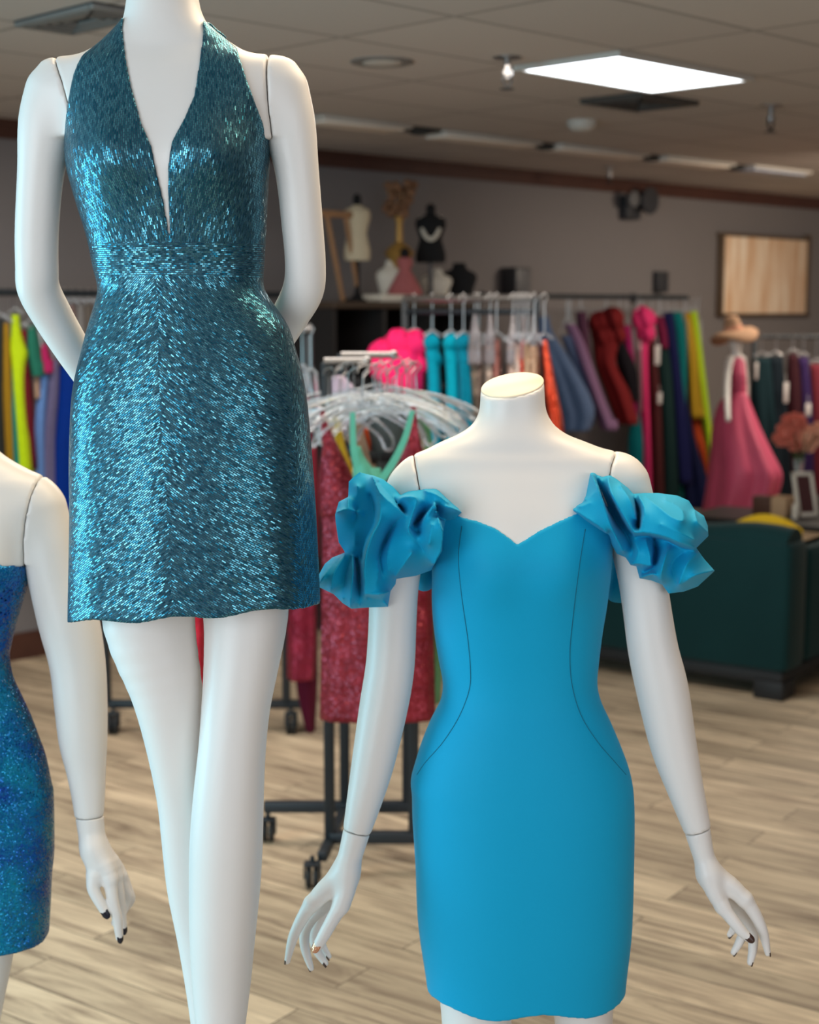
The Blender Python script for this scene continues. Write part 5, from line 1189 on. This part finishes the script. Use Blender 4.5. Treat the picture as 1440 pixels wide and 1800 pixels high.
# near rack
D1 = 4.52; D2 = 4.78; zb = .105
pF = lambda x, d_: np.array([at(x, 1500, d_)[0], d_, 0])
fl, fr_, bl, br_ = pF(580, D1), pF(727, D1), pF(607, D2), pF(716, D2)
ZT1 = at(600, 637, D1)[2]
t1 = empty('clothes_rack', (fl+br_)/2, 'black wheeled rack holding the red sequin dress and clear hangers', 'clothes rack')
ZT2 = at(660, 790, D1)[2]
for (p, zt_) in ((fl, ZT1), (bl, at(660, 622, D2)[2]), (fr_, ZT2), (br_, ZT2)):
    mb = MB(); mb.box(p+Z*((zt_+zb)/2), (.032, .032, zt_-zb), None, .004); mb.build('post', M_BLACKMETAL, t1)
mb = MB(); bar(mb, pF(580, D1)+Z*zb, pF(790, D1)+Z*zb, .034); mb.build('base_bar', M_BLACKMETAL, t1)
mb = MB(); bar(mb, pF(465, D2)+Z*(zb+.01), pF(790, D2)+Z*(zb+.01), .034); mb.build('base_bar', M_BLACKMETAL, t1)
for (pa_, pb_) in ((pF(566, D1-.12), pF(607, D2)),):
    mb = MB(); bar(mb, pa_+Z*(zb-.02), pb_+Z*zb, .03); mb.build('base_bar', M_BLACKMETAL, t1)
for (a_, b_) in ((fl, fr_), (bl, br_)): mb = MB(); bar(mb, a_+Z*(ZT2-.02), b_+Z*(ZT2-.02), .03); mb.build('cross_bar', M_BLACKMETAL, t1)
for x, d_ in ((549, D1-.14), (472, D2), (786, D1), (786, D2)): p = pF(x, d_); caster((p[0], p[1], zb-.01), t1)
arms_ = [((570, 636), (645, 633), D1-.02), ((600, 626), (692, 622), D1+.12)]
zr1 = []
for (a, b, d_) in arms_:
    pa_, pb_ = at(*a, d_), at(*b, d_); zz = (pa_[2]+pb_[2])/2; zr1.append(zz); mb = MB(); mb.tube([(pa_[0], d_, zz), (pb_[0], d_, zz)], .010, 12); mb.ball((pb_[0], d_, zz), .014, 12, 8); mb.build('display_arm', M_CHROME, t1)
G1 = 'dresses on the near wheeled rack'
# clear hangers: one built, the rest copied
def clear_hanger(c, label, grp, hw=.21, rz=0, tilt=0):
    """c = top of hook"""
    t_ = empty('clear_hanger', c, label, 'hanger', grp)
    c = np.asarray(c, float); z0 = c[2]-.085
    MB().tube([(c[0], c[1], z0), (c[0], c[1], c[2]-.03), (c[0]+.018, c[1], c[2]-.012), (c[0]+.006, c[1], c[2]+.004), (c[0]-.016, c[1], c[2]-.004), (c[0]-.02, c[1], c[2]-.02)], .0024, 8).build('hook', M_CHROME, t_)
    P = [(0, 0), (hw*.35, -.018), (hw*.7, -.048), (hw*.93, -.08), (hw*1.02, -.112), (hw*.97, -.135), (hw*.88, -.128), (hw*.80, -.098), (hw*.55, -.066), (hw*.3, -.044), (0, -.034)]
    mb = MB()
    for sg in (-1, 1):
        R = cat(P, 4); mb.tube([(c[0]+sg*x, c[1], z0+z_) for x, z_ in R], .0048, 8)
    mb.box((c[0], c[1], z0-.017), (.012, .007, .04), None, .002)
    mb.build('hanger_arms', M_CLEAR, t_)
    t_.rotation_euler = (0, tilt, rz); return t_
def copy_tree(o, parent=None):
    c = o.copy(); COL.objects.link(c); c.parent = parent
    for ch in list(o.children):
        copy_tree(ch, c)
    return c
hp = [(668, 640, D1-.30, 0, 'frontmost clear hanger carrying the mint straps'), (640, 640, D1-.22, .12, 'clear hanger carrying the red sequin dress straps'), (612, 640, D1-.16, -.2, 'clear hanger just left of the frontmost one'), (680, 640, D1-.1, .3, 'clear hanger skewed to the right of the frontmost one'),
      (700, 632, D1-.02, -.15, 'clear hanger fanned out to the right, upper one'), (716, 636, D1+.05, .2, 'clear hanger fanned out to the right, second'), (730, 640, D1+.1, -.05, 'clear hanger fanned out to the right, outermost'), (600, 648, D1+.02, .35, 'clear hanger at the left front with a floral dress'), (622, 636, D1+.12, -.3, 'clear hanger behind the floral dress'), (660, 628, D1+.2, .1, 'clear hanger on the rear arm of the near rack'),
      (590, 640, D1+.22, .25, 'clear hanger on the far left of the near rack'), (690, 650, D1-.2, -.25, 'clear hanger low in front, beside the mint straps'), (655, 644, D1-.05, .05, 'clear hanger midway along the front arm'),
      (640, 646, D1-.26, .55, 'clear hanger turned edgewise at the front left'), (706, 644, D1-.16, -.5, 'clear hanger with its curled end lowest on the right'), (722, 640, D1+.0, .45, 'clear hanger whose curled end touches the turquoise dresses'), (580, 650, D1-.04, -.4, 'clear hanger poking toward the beaded dress')]
p0 = None
for i, (x, y, d_, rz, lb) in enumerate(hp):
    c = at(x, y-2, d_)
    if p0 is None: p0 = clear_hanger(c, lb, 'clear plastic hangers on the near rack'); o = p0
    else: o = copy_tree(p0); o.location = tuple(c); o['label'] = lb
    o.rotation_euler = (0, (-.05, .06, 0)[i % 3], rz)
def near(label, rows, d_, col, kind='sequin', straps=(), **k):
    t_ = garment(label, 'dress', G1, rows, d_, col, kind, **k)
    m = gm(kind, col)
    for st in straps:
        pts = [at(x, y, d_-o) for (x, y, o) in st]; v = []; f = []; R = cat(pts, 5)
        for i, p in enumerate(R):
            w_ = .0065*(1+1.3*i/len(R)) ; v += [p+np.array([-w_, -.002, 0]), p+np.array([w_, -.002, 0]), p+np.array([w_, .002, 0]), p+np.array([-w_, .002, 0])]
        for i in range(len(R)-1):
            for q in range(4): f.append((i*4+q, i*4+(q+1) % 4, (i+1)*4+(q+1) % 4, (i+1)*4+q))
        f.append((3, 2, 1, 0)); f.append(tuple((len(R)-1)*4+q for q in range(4)))
        MB().add(v, f).build('strap', m, t_)
    return t_
RED = (.20, .012, .025)
# V-front red dress: two bodice halves joined to the long skirt
t = near('long red sequin dress with thin straps on the near rack', [(880, 562, 755), (930, 566, 757), (1000, 566, 758), (1100, 565, 760), (1200, 564, 762), (1262, 563, 764)], D1-.22, RED, 'sequin', straps=[[(567, 722, .06), (572, 760, .06), (578, 800, .06)], [(727, 715, .06), (727, 740, .06), (728, 790, .06)]], folds=11, amp=.06, thick=.06, seed=51)
for pts in ([(740, 569, 575), (775, 568, 590), (820, 562, 612), (860, 560, 632), (905, 562, 665)], [(735, 724, 731), (775, 712, 740), (820, 692, 752), (860, 675, 756), (905, 650, 757)]):
    cloth_loft('bodice_half', pts, D1-.22, gm('sequin', RED), t, .05, folds=3, amp=.03, seed=52)
t = near('mint green dress with crossing straps in front of the red sequins', [(852, 628, 700), (880, 632, 706), (930, 640, 720), (980, 650, 730)], D1-.34, (.12, .46, .34), 'satin', straps=[[(725, 722, .04), (712, 770, .05), (690, 815, .05), (665, 850, .05)], [(620, 725, .04), (622, 790, .05), (632, 830, .05), (645, 855, .05)]], thick=.04, seed=53, amp=.04)
cloth_loft('cup', [(785, 628, 634), (805, 622, 642), (835, 620, 664), (862, 624, 672)], D1-.36, gm('satin', (.12, .46, .34)), t, .035, folds=3, amp=.02, seed=54)
near('green dress at the right end of the near rack', [(700, 736, 746), (760, 730, 758), (860, 742, 768), (1000, 748, 772), (1130, 752, 778), (1230, 755, 774)], D1+.08, (.14, .36, .18), 'satin', thick=.05, seed=55)
near('yellow and black print dress behind the mint straps', [(735, 588, 598), (780, 590, 606), (820, 600, 618), (860, 612, 632)], D1-.1, (.62, .42, .03), 'satin', thick=.05, seed=56)
near('floral cream dress at the left of the clear hangers', [(735, 568, 585), (770, 572, 596), (800, 590, 606), (840, 596, 618)], D1-.02, (.55, .32, .24), 'satin', thick=.05, seed=57)
near('beige lace dress hung left of the grey satin one', [(728, 622, 632), (760, 620, 640), (800, 620, 652), (850, 622, 665)], D1+.02, (.46, .33, .24), 'satin', thick=.05, seed=58)
near('orange dress peeking behind the beige lace dress', [(750, 638, 648), (770, 640, 656), (800, 644, 660)], D1+.06, (.70, .10, .03), 'satin', thick=.04, seed=59)
near('slate grey satin dress in the middle of the near rack', [(705, 645, 722), (745, 648, 716), (800, 652, 700), (850, 656, 690)], D1+.04, (.10, .13, .14), 'satin', thick=.05, seed=60, folds=4)
near('pale olive slip dress right behind the red strap', [(742, 722, 735), (790, 724, 748), (850, 726, 756)], D1+.0, (.40, .42, .25), 'satin', thick=.04, seed=61)
near('pink lilac garment bag at the rear of the near rack', [(660, 580, 604), (690, 575, 630), (720, 574, 640), (760, 574, 640)], D1+.24, (.46, .36, .44), 'satin', thick=.05, seed=62)

# middle rack
D3 = 6.5; zr = at(830, 525, D3)[2]
pa_, pb_ = at(712, 527, D3+.25), at(942, 522, D3-.25)
t = empty('clothes_rack', ((pa_[0]+pb_[0])/2, D3, 0), 'rack with a chrome top bar holding the hot pink and turquoise dresses', 'clothes rack')
mb = MB(); mb.tube([(pa_[0], pa_[1], zr), (pb_[0], pb_[1], zr)], .017, 12); mb.build('top_bar', M_CHROME, t)
mb = MB(); mb.tube([(pa_[0], pa_[1], zr-.055), (pb_[0], pb_[1], zr-.055)], .012, 10); mb.build('lower_bar', M_BLACKMETAL, t)
for p in (pa_, pb_):
    mb = MB(); mb.box((p[0], p[1], (zr+.11)/2), (.03, .03, zr-.11), None, .004); mb.build('post', M_BLACKMETAL, t)
    mb = MB(); mb.box((p[0], p[1], .10), (.035, .5, .03), None, .004); mb.build('foot_bar', M_BLACKMETAL, t)
    for k in (-.22, .22): caster((p[0], p[1]+k, .10), t)
def dm(x): k = (x-712)/(942-712); return D3+.25-.5*k
G3 = 'dresses on the chrome topped rack'
def mid(label, rows, col, kind='satin', **k):
    xm = (rows[0][1]+rows[0][2])/2; k.setdefault('thick', .07); return garment(label, 'dress', G3, rows, dm(xm)+k.pop('off', 0), col, kind, hz=zr, **k)
mid('hot pink dress with giant ruffles above the clear hangers', [(588, 715, 742), (620, 660, 744), (650, 652, 744), (690, 680, 742), (760, 690, 735)], (1.0, .025, .17), seed=71, ruffle=[(728, 606, 22), (700, 606, 24), (672, 622, 22), (735, 640, 17), (724, 664, 18), (668, 648, 17), (700, 650, 26), (690, 670, 18)], thick=.12)
for i, (x, lb) in enumerate([(760, 'turquoise draped dress right beside the hot pink ruffles'), (793, 'turquoise draped dress in the middle of three'), (815, 'deeper turquoise dress farthest right of three')]):
    mid(lb, [(592+i, x-9, x+9), (615, x-12, x+13), (650, x-9, x+14), (690, x-8, x+16), (760, x-10, x+18), (840, x-10, x+18)], ((.0, .30, .42), (.0, .34, .46), (.0, .20, .30))[i], seed=72+i, ruffle=[(x, 602, 13), (x+5, 632, 12)], thick=.08, off=-.02*i)
BAGS = [(835, 11, (.28, .20, .14), 'gold sequin dress in a clear bag beside the turquoise dresses'), (842, 7, (.20, .13, .10), 'brown sequin dress in a clear bag, second beside the turquoise'), (862, 9, (.42, .30, .24), 'champagne sequin dress in a clear bag left of the headless neck'), (873, 8, (.30, .10, .08), 'coppery red dress in a clear bag above the headless neck'),
        (902, 10, (.52, .36, .30), 'blush sequin dress in a clear bag above the headless neck'), (911, 8, (.55, .40, .33), 'pale blush fluffy dress above the headless neck'), (920, 7, (.62, .06, .03), 'bright red dress in a clear bag above the headless neck'), (928, 8, (.40, .24, .14), 'bronze sequin dress right above the headless neck'), (939, 9, (.45, .26, .16), 'tan sequin dress beside the orange red one')]
for i, (x, w_, c_, lb) in enumerate(BAGS):
    mid(lb, [(596+(i % 3)*6, x-w_*.7, x+w_*.7), (625, x-w_, x+w_), (700, x-w_, x+w_*1.1), (790, x-w_, x+w_*1.2)], tuple(q*.55 for q in c_), 'sequin', seed=80+i, thick=.05, off=-.01*i)
    if i % 2 == 0:
        d_ = dm(x)-.04; tb_ = cloth_loft('garment_bag', [(552, x-3, x+3), (575, x-w_*.6, x+w_*.6), (600, x-w_*1.05, x+w_*1.05), (640, x-w_*1.2, x+w_*1.2)], d_, plain('clear_bag_film', (.8, .72, .74), .2, trans=.8), None, .05, seed=i)
        props(tb_, 'clear film cover over the '+lb.split(' in ')[0].split(' right')[0], 'garment bag', 'clear garment bags')
mid('orange red sequin dress at the right of the headless neck', [(598, 952, 962), (650, 955, 972), (700, 958, 982), (740, 964, 990), (790, 966, 992)], (.55, .05, .015), 'sequin', seed=91)

# rack behind the tall mannequin
D4 = 6.08; zr4 = at(545, 578, D4)[2]
t = empty('clothes_rack', (at(400, 900, D4)[0], D4, 0), 'black wheeled rack half hidden behind the tall mannequin skirt', 'clothes rack')
xa4, xb4 = at(180, 900, D4)[0], at(545, 900, D4)[0]
for xx, dd in ((at(500, 900, D4)[0], D4), (at(545, 900, D4)[0], D4+.02), (xa4, D4)):
    mb = MB(); mb.box((xx, dd, (zr4+.12)/2), (.032, .032, zr4-.12), None, .004); mb.build('post', M_BLACKMETAL, t)
mb = MB(); bar(mb, (xa4, D4, .115), (xb4, D4, .115), .032); mb.build('base_bar', M_BLACKMETAL, t)
mb = MB(); mb.tube([(xa4, D4, zr4), (xb4+.01, D4, zr4)], .015, 12); mb.build('top_bar', M_CHROME, t)
for x in (190, 508): caster((at(x, 900, D4-.03)[0], D4-.03, .11), t, .038)
G4 = 'garments on the rack behind the tall mannequin'
def r4(label, rows, col, kind='sequin', **k): return garment(label, 'dress', G4, rows, D4-.03+k.pop('off', 0), col, kind, hz=zr4, **k)
r4('dark red sequin dress dangling right of the tall mannequin leg', [(700, 520, 545), (900, 512, 556), (1080, 508, 556), (1150, 506, 556), (1190, 506, 552)], (.20, .008, .03), seed=101, thick=.08)
r4('wine coloured dress reaching lowest beside the caster', [(700, 535, 550), (1000, 520, 556), (1180, 520, 558), (1240, 528, 556), (1285, 540, 554)], (.10, .008, .025), 'satin', seed=102, thick=.06, off=.06)
r4('black dress seen just right of the tall mannequin leg', [(700, 500, 515), (1000, 495, 520), (1100, 496, 520), (1150, 498, 514)], (.01, .01, .015), 'satin', seed=103, thick=.06, off=.1)
r4('bright red dress visible between the tall mannequin legs', [(800, 325, 360), (1000, 322, 362), (1150, 322, 364), (1212, 322, 366)], (.50, .015, .04), 'sequin', seed=104, thick=.07)
r4('maroon dress tucked left of the near rack', [(785, 540, 556), (840, 536, 560), (930, 534, 562), (980, 534, 562)], (.15, .01, .02), 'satin', seed=105, thick=.05, off=-.4)
# right-hand rack with dark dresses
D5 = 9.6; zr5 = at(1380, 592, D5)[2]
t = empty('clothes_rack', (at(1395, 900, D5)[0], D5, 0), 'black rack of dark dresses at the right edge behind the bouquet', 'clothes rack')
xa5, xb5 = at(1318, 900, D5)[0], at(1475, 900, D5)[0]
MB().tube([(xa5, D5, zr5), (xb5, D5, zr5)], .013, 12).build('top_bar', M_BLACKMETAL, t)
for xx in (xa5, xb5):
    mb = MB(); mb.box((xx, D5, (zr5+.1)/2), (.03, .03, zr5-.1), None, .004); mb.build('post', M_BLACKMETAL, t); mb = MB(); mb.box((xx, D5, .09), (.03, .5, .03), None, .004); mb.build('foot_bar', M_BLACKMETAL, t)
    for k in (-.22, .22): caster((xx, D5+k, .09), t)
G5 = 'dark dresses on the right-hand rack'
for i, (lb, rows, c_, tg_) in enumerate([('black teal dress nearest the pink gown on the right rack', [(628, 1324, 1354), (680, 1320, 1364), (760, 1322, 1370), (860, 1326, 1380)], (.006, .022, .028), [(1330, 652, 5, 30)]),
     ('ink black dress second on the right rack', [(626, 1352, 1376), (700, 1350, 1382), (800, 1352, 1388), (880, 1354, 1390)], (.006, .012, .018), [(1382, 690, 8, 36)]),
     ('maroon dress on the right rack with a paper tag', [(622, 1386, 1402), (690, 1382, 1408), (800, 1384, 1410), (870, 1384, 1412)], (.035, .008, .012), []),
     ('dark purple dress on the right rack', [(628, 1404, 1420), (700, 1406, 1426), (800, 1408, 1428), (870, 1408, 1430)], (.03, .014, .07), [(1421, 720, 9, 22)]),
     ('dark red edged dress at the right picture edge', [(640, 1424, 1445), (700, 1426, 1450), (800, 1428, 1452), (870, 1430, 1456)], (.14, .02, .03), [])]):
    garment(lb, 'dress', G5, rows, D5-.02, c_, 'satin', thick=.07, hz=zr5, seed=110+i, tag=tg_)
